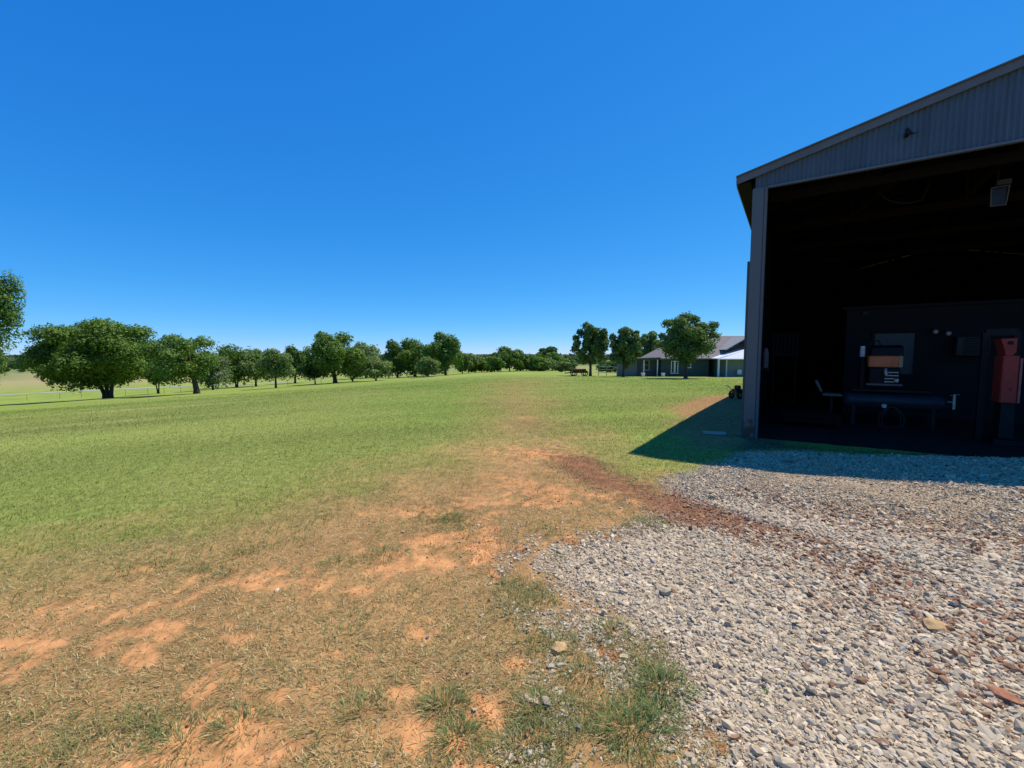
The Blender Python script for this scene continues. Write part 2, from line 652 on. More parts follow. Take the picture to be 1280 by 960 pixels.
size = np.where(m['bare'] > .25, size * .62, size)
size = size * (1 - .5 * m['track'])
size = size * (1 + .30 * sstep(1.2, 3.0, x) * sstep(4.5, 2.5, y)) * (1 - .25 * sstep(4.2, 5.4, y) * sstep(9, 6, r))
size = size * (1 - .45 * m['dust'])
size = np.clip(size, .003, .024)
big = RNG.random(n) < .006
size = np.where(big & core, size * 1.6, size)
el = RNG.uniform(1.0, 1.7, n)
fl = RNG.uniform(.45, .85, n)
order = np.argsort(r > 5.0, kind='stable')
x, y, r, size, core, el, fl = [a_[order] for a_ in (x, y, r, size, core, el, fl)]
m = {a_: b_[order] for a_, b_ in m.items()}
n1_ = int((r <= 5.0).sum())
WA = rocks[RNG.integers(0, 48, n1_)]
WB = shapes[RNG.integers(0, 48, n - n1_)]
scl = np.stack([el, np.ones(n) * .9, fl], 1)[:, None, :] * size[:, None, None]
az = RNG.uniform(0, 2 * math.pi, n)
tl = RNG.normal(0, .38, n)
tl2 = RNG.normal(0, .34, n)


def rot(W, ang, i, j):
    c, s = np.cos(ang)[:, None], np.sin(ang)[:, None]
    a, b = W[:, :, i].copy(), W[:, :, j].copy()
    W[:, :, i] = a * c - b * s
    W[:, :, j] = a * s + b * c
    return W


parts = []
for Wp, sl_ in ((WA, slice(0, n1_)), (WB, slice(n1_, n))):
    Wp = Wp * scl[sl_]
    Wp = rot(Wp, tl[sl_], 0, 2)
    Wp = rot(Wp, tl2[sl_], 1, 2)
    parts.append(rot(Wp, az[sl_], 0, 1))
zz = H(x, y) - .05 * m['rut'] * m['track'] + .018 * m['gravel'] * m['n1'] + size * fl * RNG.uniform(-.1, .75, n)
pos = np.stack([x, y, zz], 1)[:, None, :]
V = np.concatenate([(parts[0] + pos[:n1_]).reshape(-1, 3), (parts[1] + pos[n1_:]).reshape(-1, 3)])
pal = np.array([[.56, .47, .34], [.46, .39, .285], [.62, .53, .40], [.38, .32, .24], [.53, .43, .30], [.45, .40, .32], [.58, .47, .33]])
tc_ = pal[RNG.integers(0, len(pal), n)] * RNG.uniform(.88, 1.28, (n, 1))
redp = np.clip(.03 + .55 * m['track'] + .5 * m['red'] + .10 * (~core), 0, .8)
isred = RNG.random(n) < redp
rp_ = np.array([[.40, .26, .165], [.34, .20, .12], [.44, .33, .22], [.27, .14, .085]])
tc_ = np.where(isred[:, None], rp_[RNG.integers(0, 4, n)] * RNG.uniform(.8, 1.15, (n, 1)), tc_)
clod = (m['bare'] > .25) & (RNG.random(n) < .9)
tc_ = np.where(clod[:, None], np.array([[.53, .24, .088]]) * RNG.uniform(.6, 1.05, (n, 1)), tc_)
tc_ = tc_ * .80 * np.array([1.03, .985, .90]) * (1 - m['dust'][:, None] * [.02, .07, .16])
clod2 = RNG.random(n) < np.clip(1.3 * m['track'] - .15, 0, .9)
tc_ = np.where(clod2[:, None], np.array([[.27, .130, .066]]) * RNG.uniform(.6, 1.2, (n, 1)), tc_)
dk = RNG.random(n) < .02
tc_ = np.where(dk[:, None], [[.13, .12, .115]], tc_)
tints = np.concatenate([np.repeat(tc_[:n1_], 12, 0), np.repeat(tc_[n1_:], 8, 0)])
faces = np.concatenate([(icf[None] + (np.arange(n1_) * 12)[:, None, None]).reshape(-1, 3),
                        (iff[None] + 12 * n1_ + (np.arange(n - n1_) * 8)[:, None, None]).reshape(-1, 3)])
print('stones', n, n1_)
M_GRAVEL = attr_mat('limestone_gravel', 0.85, fine=.12, fine_scale=90, spec=.25)
kind(np_mesh('gravel', V, faces, np.full(len(faces), 3), M_GRAVEL, tint=tints), 'stuff')


# ------------------------------------------------------------------ grass
def blades(x, y, z, L, width, az, lean, curl, col, tipcol=None):
    """one five-point blade per root"""
    n = len(x)
    d = np.stack([np.cos(az), np.sin(az), np.zeros(n)], 1)
    sd_ = np.stack([-np.sin(az), np.cos(az), np.zeros(n)], 1)
    sd_ = sd_ * np.cos(RNG.uniform(-.8, .8, n))[:, None] + d * RNG.uniform(-.4, .4, n)[:, None]
    root = np.stack([x, y, z], 1)
    up = np.array([0, 0, 1.0])
    l1, l2 = lean, np.minimum(lean + curl, 1.75)
    mid = root + (d * np.sin(l1)[:, None] + up * np.cos(l1)[:, None]) * (L * .55)[:, None]
    tip = mid + (d * np.sin(l2)[:, None] + up * np.cos(l2)[:, None]) * (L * .5)[:, None]
    w = width[:, None] / 2
    P = np.stack([root - sd_ * w, root + sd_ * w, mid - sd_ * w * .8, mid + sd_ * w * .8, tip], 1)
    b = np.arange(n)[:, None] * 5
    q4 = b + np.array([[0, 1, 3, 2]])
    t3 = b + np.array([[2, 3, 4]])
    ci = np.concatenate([q4, t3], 1).ravel()
    lt = np.tile([4, 3], n)
    c = np.repeat(col, 5, 0).reshape(n, 5, 3)
    c[:, :2] *= .8
    if tipcol is not None:
        c[:, 4] = tipcol
    return P.reshape(-1, 3), ci, lt, c.reshape(-1, 3)


GX = []
for nn, r0, r1, pw in ((400000, .9, 62, 1.75), (400000, .9, 62, 1.75), (330000, .9, 6.5, 1.2)):
    x, y, r = sector(nn, r0, r1, pw)
    m = masks(x, y)
    keep = (1 - .90 * np.clip(m['bare'] * 1.25, 0, 1)) * (1 - np.clip(m['gravel'] * 1.3, 0, 1)) * (1 - .65 * m['sparse']) \
        * (1 - .93 * m['track']) * (1 - .8 * m['sheddirt_shade'])
    keep = np.maximum(keep, 0.010 * (m['gravel'] < .9)) * np.where(m['dry'] > .5, np.clip(.9 + .6 * m['n2'], .3, 1), 1)
    keep = keep * (1 - .8 * m['verge'] * np.clip(.65 - 2.6 * fbm(x, y, .35, 31), 0, 1))
    if r1 < 10:
        keep = keep * m['dry'] * sstep(6.5, 3.5, r)
    keep = keep * sstep(62, 34, r) * (1 - .42 * m['thin'])
    k = (RNG.random(nn) < keep) & ~inside_shed(x, y, .1)
    GX.append((x[k], y[k], r[k], {a: b[k] for a, b in m.items()}))
x = np.concatenate([g[0] for g in GX])
y = np.concatenate([g[1] for g in GX])
r = np.concatenate([g[2] for g in GX])
m = {a: np.concatenate([g[3][a] for g in GX]) for a in GX[0][3]}
n = len(x)
cl = fbm(x, y, .35, 31)
greenish = np.clip(.10 + 1.2 * np.maximum(cl - .18, 0) + .5 * m['verge'] * np.clip(.6 + 1.6 * cl, 0, 1), 0, .75)      # green blades standing in the dry part
isg = RNG.random(n) < np.where(RNG.random(n) < m['dry'], greenish, 1.0)
gA = np.array([[.130, .200, .024], [.190, .262, .036], [.265, .285, .055], [.092, .155, .024]])
gD = np.array([[.56, .41, .18], [.48, .33, .13], [.38, .245, .095], [.62, .48, .25], [.27, .19, .078]])
gN = np.array([[.22, .225, .075], [.14, .17, .055], [.26, .24, .095]])
bigv = fbm(x, y * .35 + x * .15, 5.5, 21)
colg = gA[RNG.integers(0, 4, n)] * RNG.uniform(.8, 1.2, (n, 1))
colg = colg * (1 + .25 * bigv + .30 * fbm(x * .10 + y * .05, y * .9 - x * .22, 1.6, 27, 2))[:, None]
colg = np.where((RNG.random(n) < .30 * np.clip(.4 + bigv + m['n3'], 0, 1))[:, None], [[.36, .33, .11]], colg)
coln = gN[RNG.integers(0, 3, n)] * RNG.uniform(.8, 1.25, (n, 1))
cold = gD[RNG.integers(0, 5, n)] * RNG.uniform(.75, 1.15, (n, 1))
dryz = m['dry'] > .55
col = np.where(isg[:, None], np.where(dryz[:, None], coln, colg), cold)
L = RNG.uniform(.022, .066, n) * np.where(isg, 1.05, .9) * (1 + .012 * np.maximum(r - 4, 0))
L = np.where(dryz & isg, L * 1.1, L)
wd = RNG.uniform(.0022, .0042, n) * (1 + .15 * np.maximum(r - 2.5, 0))
az = RNG.uniform(0, 2 * math.pi, n) * .75 + 2.2 * cl
lean = np.where(isg, RNG.uniform(.5, 1.3, n), RNG.uniform(.95, 1.54, n))
P, ci, lt, tt = blades(x, y, H(x, y) - .004, L, wd, az, lean, RNG.uniform(.1, .6, n), col)
M_GRASS = attr_mat('grass_blades', .75, transl=.18, spec=.2)
kind(np_mesh('grass', P, ci, lt, M_GRASS, tint=tt), 'stuff')


def tuft(px, py, rad, n, ht, label, group, green=.8):
    c = at(px, py)
    t = RNG.random(n) ** .6 * rad
    a = RNG.uniform(0, 2 * math.pi, n)
    bx, by = c[0] + t * np.cos(a), c[1] + t * np.sin(a) * .8
    g = RNG.random(n) < green
    cg = np.array([[.085, .155, .045], [.125, .19, .055], [.175, .22, .07]])[RNG.integers(0, 3, n)]
    cd = gD[RNG.integers(0, 5, n)]
    cc = np.where(g[:, None], cg, cd) * RNG.uniform(.8, 1.2, (n, 1))
    Lb = ht * .80 * RNG.uniform(.4, 1.1, n)
    ln = .35 + .95 * (t / rad) * RNG.uniform(.6, 1.2, n)
    P, ci, lt, tt = blades(bx - c[0], by - c[1], H(bx, by) - c[2] - .005, Lb, RNG.uniform(.0022, .0042, n), a + RNG.normal(0, .5, n), ln, RNG.uniform(.2, .8, n), cc)
    o = np_mesh('grass_tuft', P, ci, lt, M_GRASS, tint=tt)
    o.location = c
    tag(o, label, 'grass tuft', group)


TG = 'green grass tufts at the edge of the gravel and on the bare dirt'
tuft(828, 858, .13, 420, .13, 'dense blue-green grass tuft nearest the open gravel at its left edge', TG, .95)
tuft(790, 912, .15, 460, .13, 'low spreading green tuft just below the dense blue-green tuft by the gravel', TG, .9)
tuft(822, 893, .10, 260, .11, 'small green tuft squeezed between two bigger tufts at the gravel edge', TG, .9)
tuft(668, 885, .13, 330, .09, 'olive grass tuft with straw stems beside pale gravel scatter', TG, .65)
tuft(700, 800, .11, 260, .07, 'yellowish grass tuft beside the tan sandstone rock', TG, .55)
tuft(560, 648, .16, 380, .10, 'grey-green tuft on the top edge of the largest upper orange dirt patch', TG, .9)
tuft(478, 692, .20, 420, .08, 'wide flat grey-green tuft on orange dirt left of the upper bare patch', TG, .85)
tuft(420, 705, .13, 260, .08, 'small grey-green tuft left of the wide flat tuft on the dirt', TG, .85)
tuft(545, 684, .13, 220, .05, 'short mat of grey stubble lying across the orange dirt patch', TG, .6)
tuft(812, 656, .24, 520, .10, 'green grass clump standing between the red wheel track and the gravel', TG, .85)
tuft(555, 880, .10, 300, .11, 'dark green strip of grass between the two lower orange dirt patches', TG, .9)
tuft(570, 925, .10, 300, .11, 'dark green tuft at the bottom of the strip between the lower dirt patches', TG, .9)
tuft(730, 840, .14, 330, .08, 'soft olive tuft on thin gravel above the dense blue-green tufts', TG, .7)
tuft(655, 930, .12, 300, .09, 'ragged olive tuft at the bottom edge left of the gravel tongue', TG, .75)
tuft(765, 790, .15, 360, .09, 'broad light green tuft on the rim of the gravel above the dense tufts', TG, .8)
tuft(640, 770, .16, 330, .07, 'flat straw-mixed tuft beside the pale gravel scatter higher up the verge', TG, .6)
tuft(300, 905, .13, 260, .08, 'green tuft above the wide lower left dirt patch', TG, .85)
tuft(455, 885, .12, 240, .08, 'green tuft at the top rim of the largest lower dirt patch', TG, .85)
tuft(230, 925, .14, 280, .09, 'green tuft near the bottom left corner of the dry grass', TG, .8)
tuft(988, 578, .06, 140, .10, 'lone yellow-green weed at the edge of the shed shadow on gravel', TG, 1.0)
tuft(958, 872, .045, 70, .05, 'tiny green sprig growing alone out in the grey gravel', TG, .9)


def stone(px, py, s, flat, c, label, mcol):
    p = at(px, py)
    bmv, bmf = icosa()
    # one subdivision for a rounder broken rock
    vs = [tuple(v) for v in bmv]
    fs = []
    cache = {}

    def mid(a, b):
        k = (min(a, b), max(a, b))
        if k not in cache:
            v = (np.array(vs[a]) + vs[b]) / 2
            vs.append(tuple(v / np.linalg.norm(v)))
            cache[k] = len(vs) - 1
        return cache[k]
    for a, b, d in bmf:
        i, j, k = mid(a, b), mid(b, d), mid(d, a)
        fs += [(a, i, k), (b, j, i), (d, k, j), (i, j, k)]
    vv = np.array(vs) * (1 + RNG.normal(0, .1, (len(vs), 1))) * [s * 1.4, s, s * flat]
    o = MB().add(vv, fs).build('rock', mcol)
    o.location = (p[0], p[1], p[2] + s * flat * .45)
    o.rotation_euler = (0, .1, random.random() * 3)
    tag(o, label, 'rock', 'larger loose rocks on the gravel and dirt')


M_SAND = mat('sandstone', (.46, .30, .14), .9, var=.2, scale=30)
M_PALE = mat('pale_limestone', (.36, .315, .25), .9, var=.15, scale=30)
M_REDR = mat('red_rock', (.34, .15, .08), .9, var=.25, scale=30)
stone(699, 812, .040, .55, 0, 'flat tan sandstone rock among yellowish grass left of the gravel', M_SAND)
stone(1168, 786, .050, .7, 0, 'tan block-shaped rock in the reddish stretch of gravel', M_SAND)
stone(1252, 872, .042, .6, 0, 'reddish brown rock at the far lower right of the gravel', M_REDR)
stone(1232, 781, .026, .7, 0, 'small bright red stone on the gravel near the right edge', M_REDR)
stone(1166, 806, .040, .5, 0, 'pale flat limestone rock just below the tan block-shaped rock', M_PALE)

# ------------------------------------------------------------------ trees
M_LEAF = attr_mat('leaves', .6, transl=.25, spec=.12)
M_BARK = mat('bark', (.085, .062, .045), .95, var=.35, scale=9, bump=.6)
M_BARKP = mat('pine_bark', (.10, .065, .045), .95, var=.35, scale=9, bump=.6)


def leaf_cards(C, N, s, col):
    """one folded diamond-shaped leaf spray per centre"""
    n = len(C)
    t = RNG.normal(0, 1, (n, 3))
    a = np.cross(N, t)
    a /= np.linalg.norm(a, axis=1)[:, None] + 1e-9
    b = np.cross(N, a)
    s = s[:, None]
    w = RNG.uniform(.45, .8, (n, 1))
    bend = N * s * RNG.uniform(-.25, .1, (n, 1))
    P = np.stack([C - a * s, C - b * s * w + bend * .4, C + a * s + bend, C + b * s * w + bend * .4], 1)
    i = np.arange(n)[:, None] * 4
    ci = np.concatenate([i + [[0, 1, 2]], i + [[0, 2, 3]]], 1).ravel()
    return P.reshape(-1, 3), ci, np.full(2 * n, 3), np.repeat(col, 4, 0)


def crown_points(cx, cz, w, h, depth, nl, n, flat_base=.35, spread=.72, lobe=(.24, .40), seed=0):
    """lobes through an ellipsoid volume, leaf positions on and in the lobes; local x,y,z"""
    rg = np.random.default_rng(seed)
    lob = []
    gold = 2.399963
    for k in range(nl):
        t = (k + .5) / nl
        zf = 1 - 2 * t
        ph = gold * k + rg.uniform(-.5, .5)
        rad = rg.uniform(.55, 1.0) if k % 4 else rg.uniform(.1, .5)
        rxy = math.sqrt(max(0, 1 - zf * zf)) * rad
        zf = zf * rad
        if zf < -flat_base:
            zf = -flat_base - (abs(zf) - flat_base) * .45
        rl = rg.uniform(*lobe)
        lob.append((rxy * math.cos(ph) * spread, rxy * math.sin(ph) * spread, zf * spread, rl))
    lob = np.array(lob)
    wgt = lob[:, 3] ** 2
    k = rg.choice(nl, n, p=wgt / wgt.sum())
    dirs = rg.normal(0, 1, (n, 3))
    dirs /= np.linalg.norm(dirs, axis=1)[:, None]
    dirs[:, 2] = np.where((dirs[:, 2] < -.2) & (rg.random(n) < .55), -dirs[:, 2], dirs[:, 2])
    rr = lob[k, 3] * rg.random(n) ** .35 * (1 + .16 * np.sin(9 * dirs[:, 0] + k) * np.cos(8 * dirs[:, 1] + 2 * k) + rg.normal(0, .07, n))
    p = lob[k, :3] + dirs * rr[:, None]
    lo = p[:, 2].min()
    hi = np.quantile(p[:, 2], .997)
    p[:, 2] = (p[:, 2] - lo) / (hi - lo)
    ext = np.quantile(np.abs(p[:, 0]), .97)
    P = np.stack([cx + p[:, 0] / ext * w / 2, p[:, 1] / ext * depth / 2, cz + p[:, 2] * h], 1)
    Nn = dirs * [1, 1, 1.0] + rg.normal(0, .55, (n, 3)) + [0, 0, .25]
    Nn /= np.linalg.norm(Nn, axis=1)[:, None]
    L = np.stack([cx + lob[:, 0] / ext * w / 2, lob[:, 1] / ext * depth / 2, cz + (lob[:, 2] - lo) / (hi - lo) * h], 1)
    return P, Nn, L, k


LEAFC = {'oak': ((.060, .108, .020), (.105, .160, .028)), 'light': ((.085, .125, .035), (.125, .165, .05)), 'dark': ((.046, .084, .020), (.075, .12, .026)),
         'grey': ((.08, .115, .05), (.11, .14, .065)), 'pine': ((.056, .100, .028), (.105, .150, .044)), 'pale': ((.11, .15, .065), (.14, .18, .085))}


def tree(label, px, py, box, Y=None, style='oak', n=6000, nl=16, stems=1, cat='tree', group=None, name='tree', lobe=(.24, .40), flat=.35, tw=None, leaf=1.0, seed=None, dp=.9, wf=1.10):
    if Y is None:
        b = at(px, py)
    else:
        b = at_depth(px, Y)
    Y = b[1]
    k = Y / FPX
    l, t, rgt, bot = box
    bot += 3 if group == 'trees along the fence on the left of the lawn' and px > 260 else 0
    w = (rgt - l) * k * wf * (1.14 if group == 'trees along the fence on the left of the lawn' and px > 260 else 1)
    cx = ((l + rgt) / 2 - px) * k
    zt, zb = z_at(t, Y) - b[2], max(z_at(bot, Y) - b[2], .05)
    n = int(n * 1.4)
    seed = seed if seed is not None else int(px * 7 + py)
    rg = np.random.default_rng(seed)
    P, Nn, Lb, kk = crown_points(cx, zb, w, zt - zb, w * dp, nl, n, flat_base=flat, lobe=lobe, seed=seed)
    T = thing(name, label, cat, b, 0, group)
    c0, c1 = [np.array(q) for q in LEAFC[style]]
    lv = rg.random(nl)
    col_gain = 1.5
    f = np.clip(lv[kk] * .6 + rg.random(n) * .5, 0, 1)[:, None]
    col = (c0 + (c1 - c0) * f) * col_gain * rg.uniform(.85, 1.15, (n, 1))
    ls = k * 1.35 * leaf * rg.uniform(.6, 1.35, n)
    V, ci, lt, tt = leaf_cards(P, Nn, ls, col)
    np_mesh('crown', V, ci, lt, M_LEAF, parent=T, tint=tt)
    # trunk and limbs
    mb = MB()
    r0 = tw if tw else max(.022 * (zt), .07) * (1.15 if stems == 1 else .8)
    for s_ in range(stems):
        off = 0 if stems == 1 else (s_ - (stems - 1) / 2) * r0 * 1.9
        lean = (0 if stems == 1 else (s_ - (stems - 1) / 2) * .42 * w / max(stems, 1)) + cx * .5
        hz = zb + (zt - zb) * .45
        pts = [(off, 0, -.25), (off * 1.1, 0, hz * .12), (off + lean * .35, rg.normal(0, .05), hz * .5), (off + lean * .9, rg.normal(0, .15), hz)]
        mb.tube(pts, [r0 * 1.5, r0 * 1.05, r0 * .85, r0 * .5], 9)
        top = np.array(pts[2])
        for j in rg.choice(len(Lb), min(len(Lb), 5), replace=False):
            e = Lb[j]
            m_ = (top + e) / 2 + [0, 0, .12 * (zt - zb)]
            mb.tube([top, m_, e], [r0 * .55, r0 * .35, r0 * .08], 6)
    mb.build('trunk', M_BARKP if style == 'pine' else M_BARK, T, smooth=True)
    return T


GL = 'trees along the fence on the left of the lawn'
tree('big leafy tree cut off by the left edge of the picture', -62, 500, (-100, 262, 12, 492), Y=48, n=60000, nl=44, group=GL, stems=2, lobe=(.16, .28), dp=.5, flat=.8)
tree('widest spreading tree with several trunks, low dark crown, left of the lawn', 135, 498, (70, 403, 177, 490), n=80000, nl=80, stems=3, group=GL, lobe=(.17, .27), flat=.6, tw=.25, dp=.7)
tree('small dark tree half hidden behind the right side of the widest spreading tree', 196, 487, (182, 450, 208, 482), Y=82, style='dark', n=4500, group=GL, stems=2)
tree('round dark tree on a single thick trunk next right of the widest tree', 246, 492, (200, 420, 263, 484), n=14000, nl=24, group=GL, lobe=(.2, .32), tw=.33)
tree('soft grey-green bushy tree beside the round dark tree on its right', 265, 484, (246, 443, 280, 485), Y=88, style='grey', n=5500, group=GL)
tree('wide low tree with two thin trunks right of the grey-green bushy tree', 296, 484, (271, 433, 318, 478), n=8000, stems=2, group=GL)
tree('slim pale-topped tree between the two-trunk tree and the yellow-green one', 320, 483, (308, 438, 336, 474), n=4200, group=GL, style='light')
tree('yellow-green tree on a thin trunk standing forward at the lawn edge', 345, 485, (329, 437, 364, 473), n=6000, group=GL, style='light')
tree('narrow dark tree just left of the tallest tree of the row', 369, 479, (360, 433, 386, 473), n=4500, group=GL, style='dark')
tree('small dark bush-like tree tucked under the left side of the tallest tree', 394, 480, (381, 449, 404, 472), n=3200, group=GL, style='dark')
tree('tallest tree in the middle of the row with a domed dark crown', 419, 479, (385, 416, 438, 472), n=14000, nl=26, group=GL, lobe=(.18, .32), tw=.36)
tree('short tree right under the domed crown of the tallest tree', 441, 477, (430, 445, 454, 471), n=3600, group=GL, style='oak')
tree('pale grey-green round tree far behind the gap right of the tallest tree', 457, 470, (444, 428, 470, 464), Y=150, n=4500, group=GL, style='pale')
tree('small bright green tree in front of the pale round tree', 470, 476, (456, 446, 484, 470), n=4500, group=GL, style='light', stems=2)
tree('bushy dark tree at the left of the last dense clump of the row', 497, 472, (483, 426, 514, 469), n=7500, nl=20, group=GL, style='dark')
tree('mid green tree in the centre of the last dense clump of the row', 519, 471, (505, 424, 542, 468), n=7500, nl=20, group=GL)
tree('low light green tree in the front right of the last dense clump', 535, 471, (524, 447, 546, 468), n=3000, group=GL, style='light')
tree('tall narrow blocky tree that ends the dense row', 557, 469, (541, 416, 575, 467), n=9000, nl=18, group=GL, lobe=(.26, .38), flat=.9)

GH = 'small trees in the far hedgerow beyond the lawn'
LH = 'small round green tree in the far hedgerow between the tall narrow tree and the pines'
for i, px in enumerate((578, 586, 594, 602, 610, 618, 626, 650, 658, 666, 674, 682, 690, 698, 706)):
    tp = 441 + (i * 37 % 6) - 2
    tree(LH, px, 465, (px - 10 - i % 3, tp + 2, px + 10, 465), Y=118 + (i * 29 % 24), n=2400, nl=10, group=GH, style=('oak', 'light', 'oak', 'light', 'dark')[i % 5], seed=100 + i)
tree('broad tree rising above the middle of the far hedgerow', 637, 464, (620, 434, 653, 462), Y=124, n=5200, nl=16, group=GH, style='oak')
tree('lone domed tree on the horizon above the hedgerow left of the pines', 683, 448, (672, 434, 694, 449), Y=240, n=3000, nl=10, style='dark')

GP = 'pines standing in front of the green house'
PN = dict(wf=.93, style='pine', group=GP, cat='tree', name='pine_tree', lobe=(.13, .22), flat=.9)
tree('leftmost pine with a lopsided double crown and straight trunk', 738, 470, (713, 405, 764, 456), n=11000, nl=46, **{**PN, 'wf': .76})
tree('second pine from the left with an open top, behind the pipe gate end', 779, 471, (760, 411, 802, 462), n=9500, nl=38, **{**PN, 'wf': .80})
tree('smaller pine behind the house porch, between the open pine and the large pine', 811, 468, (794, 415, 828, 457), Y=70, n=8500, nl=26, **PN)
tree('largest, full-crowned pine in front of the house wall', 857, 473, (823, 393, 893, 458), n=21000, nl=60, **{**PN, 'wf': .87})

GB = 'low bushes around the lawn'
tree('dark low bush behind the pipe gate between the two left pines', 760, 465, (750, 452, 774, 467), Y=95, n=3200, name='bush', cat='bush', group=GB, style='dark')
tree('pale yellowish bush on the far edge of the lawn left of the pines', 668, 463, (655, 456, 682, 464), Y=135, n=1800, name='bush', cat='bush', group=GB, style='pale')
tree('light green bush beside the rusty implement at the lawn edge', 702, 462, (690, 452, 716, 465), Y=100, n=2600, name='bush', cat='bush', group=GB, style='light')

# far wood: one mass of trees nobody could count
n = 60000
ncl = 900
ca = np.radians(RNG.uniform(-62, 40, ncl))
cr = RNG.uniform(420, 1300, ncl)
k = RNG.integers(0, ncl, n)
hx, hy = cr * np.sin(ca), cr * np.cos(ca)
ch = RNG.uniform(6, 11, ncl)
cw = RNG.uniform(6, 16, ncl)
d = RNG.normal(0, 1, (n, 3))
d /= np.linalg.norm(d, axis=1)[:, None]
px_ = hx[k] + d[:, 0] * cw[k]
py_ = hy[k] + d[:, 1] * cw[k]
pz_ = H(hx, hy)[k] + ch[k] * (.5 + .5 * d[:, 2]) + .2
nn_ = d + RNG.normal(0, .5, (n, 3))
nn_ /= np.linalg.norm(nn_, axis=1)[:, None]
colw = np.array([.045, .075, .028]) * RNG.uniform(.7, 1.5, (n, 1))
V, ci, lt, tt = leaf_cards(np.stack([px_, py_, pz_], 1), nn_, RNG.uniform(1.2, 2.6, n), colw)
kind(np_mesh('far_wood', V, ci, lt, M_LEAF, tint=tt), 'stuff')

# ------------------------------------------------------------------ road and fence
M_ROAD = mat('pale_road', (.36, .34, .31), .9, var=.12, scale=.6)
rp = [at(a, b) for a, b in ((-300, 508), (-160, 502), (-60, 497), (0, 494), (80, 490), (160, 486), (250, 482), (360, 478), (450, 473), (505, 470.5), (560, 467.5))]
dense = []
for i in range(len(rp) - 1):
    for j in range(12):
        dense.append(rp[i] + (rp[i + 1] - rp[i]) * j / 12)
dense = np.array(dense)
for _ in range(6):
    dense[1:-1] = (dense[:-2] + 2 * dense[1:-1] + dense[2:]) / 4
RV, RF = [], []
for i, p in enumerate(dense):
    t = dense[min(i + 1, len(dense) - 1)] - dense[max(i - 1, 0)]
    t = t[:2] / np.linalg.norm(t[:2])
    nrm = np.array([-t[1], t[0]])
    for w in (-2.6, -1.3, 0, 1.3, 2.6):
        q = p[:2] + nrm * w
        RV.append((q[0], q[1], float(H(q[0], q[1])) + .10 - .02 * abs(w)))
for i in range(len(dense) - 1):
    for j in range(4):
        RF.append((i * 5 + j, i * 5 + j + 1, i * 5 + 6 + j, i * 5 + 5 + j))
kind(MB().add(RV, RF).build('road', M_ROAD), 'structure')

M_POST = mat('weathered_steel', (.16, .15, .13), .7, .3, var=.3, scale=20)
fp_ = [at(a, b) for a, b in ((-200, 516), (-60, 507), (34, 501), (75, 498.5), (185, 493), (271, 488), (360, 483), (440, 478), (500, 474), (560, 470))]
fx = []
for i in range(len(fp_) - 1):
    a, b = fp_[i][:2], fp_[i + 1][:2]
    k = max(1, int(round(np.linalg.norm(b - a) / 5.2)))
    for j in range(k):
        fx.append(a + (b - a) * j / k)
fx.append(fp_[-1][:2])
base = np.array([fx[0][0], fx[0][1], float(H(*fx[0]))])
FE = thing('wire_fence', 'thin wire fence on slim steel posts along the left edge of the lawn', 'fence', base)
for p in fx:
    z = float(H(p[0], p[1])) - base[2]
    MB().tube([(p[0] - base[0], p[1] - base[1], z - .3), (p[0] - base[0], p[1] - base[1], z + 1.1)], .028, 6).build('post', M_POST, FE)
mb = MB()
for hgt in (.4, .75, 1.05):
    mb.tube([(p[0] - base[0], p[1] - base[1], float(H(p[0], p[1])) - base[2] + hgt) for p in fx], .003, 4)
mb.build('wire', M_POST, FE)

# ------------------------------------------------------------------ the metal shed
M_GALV = mat('galvanised_sheet', (.070, .112, .150), .55, .1, var=.15, scale=2.2)
def streaky(m):
    nt = m.node_tree
    tc = [n for n in nt.nodes if n.type == 'TEX_COORD'][0]
    nz = [n for n in nt.nodes if n.type == 'TEX_NOISE'][0]
    mp = nt.nodes.new('ShaderNodeMapping')
    mp.inputs['Scale'].default_value = (3.2, 3.2, .35)
    nt.links.new(tc.outputs['Object'], mp.inputs['Vector'])
    nt.links.new(mp.outputs['Vector'], nz.inputs['Vector'])


streaky(M_GALV)
M_TRIM = mat('trim_sheet', (.115, .135, .15), .55, .1, var=.14, scale=3.0)
M_TRIM2 = mat('worn_post_paint', (.095, .108, .112), .6, .1, scale=5, col2=(.12, .128, .128))
M_DARKSH = mat('shade_toned_inner_sheet', (.009, .008, .008), .9, 0, var=.25, scale=2)  # inner faces and soffit: deep shade put into a near-black base colour
M_WOOD = mat('old_timber', (.004, .0033, .003), .9, var=.3, scale=6)  # timber darkened in its base colour to stand for the unlit interior
M_DIRTF = mat('shade_toned_dirt_floor', (.013, .011, .010), .95, var=.35, scale=3, bump=.4)  # dirt floor, its colour lowered to paint in the interior shade
# rust on the bottom of the post
m_, nt, p = new_mat('post_sheet')
p.inputs['Roughness'].default_value = .5
p.inputs['Metallic'].default_value = .25
tc = nt.nodes.new('ShaderNodeTexCoord')
sx = nt.nodes.new('ShaderNodeSeparateXYZ')
nt.links.new(tc.outputs['Object'], sx.inputs[0])
nz = nt.nodes.new('ShaderNodeTexNoise')
nz.inputs['Scale'].default_value = 9
nz.inputs['Detail'].default_value = 7
nt.links.new(tc.outputs['Object'], nz.inputs['Vector'])
mr = nt.nodes.new('ShaderNodeMapRange')
mr.inputs['From Min'].default_value = 0
mr.inputs['From Max'].default_value = .9
mr.inputs['To Min'].default_value = .62
mr.inputs['To Max'].default_value = .22
nt.links.new(sx.outputs['Z'], mr.inputs['Value'])
cmp_ = nt.nodes.new('ShaderNodeMath')
cmp_.operation = 'SUBTRACT'
nt.links.new(mr.outputs[0], cmp_.inputs[0])
nt.links.new(nz.outputs['Fac'], cmp_.inputs[1])
cr_ = nt.nodes.new('ShaderNodeValToRGB')
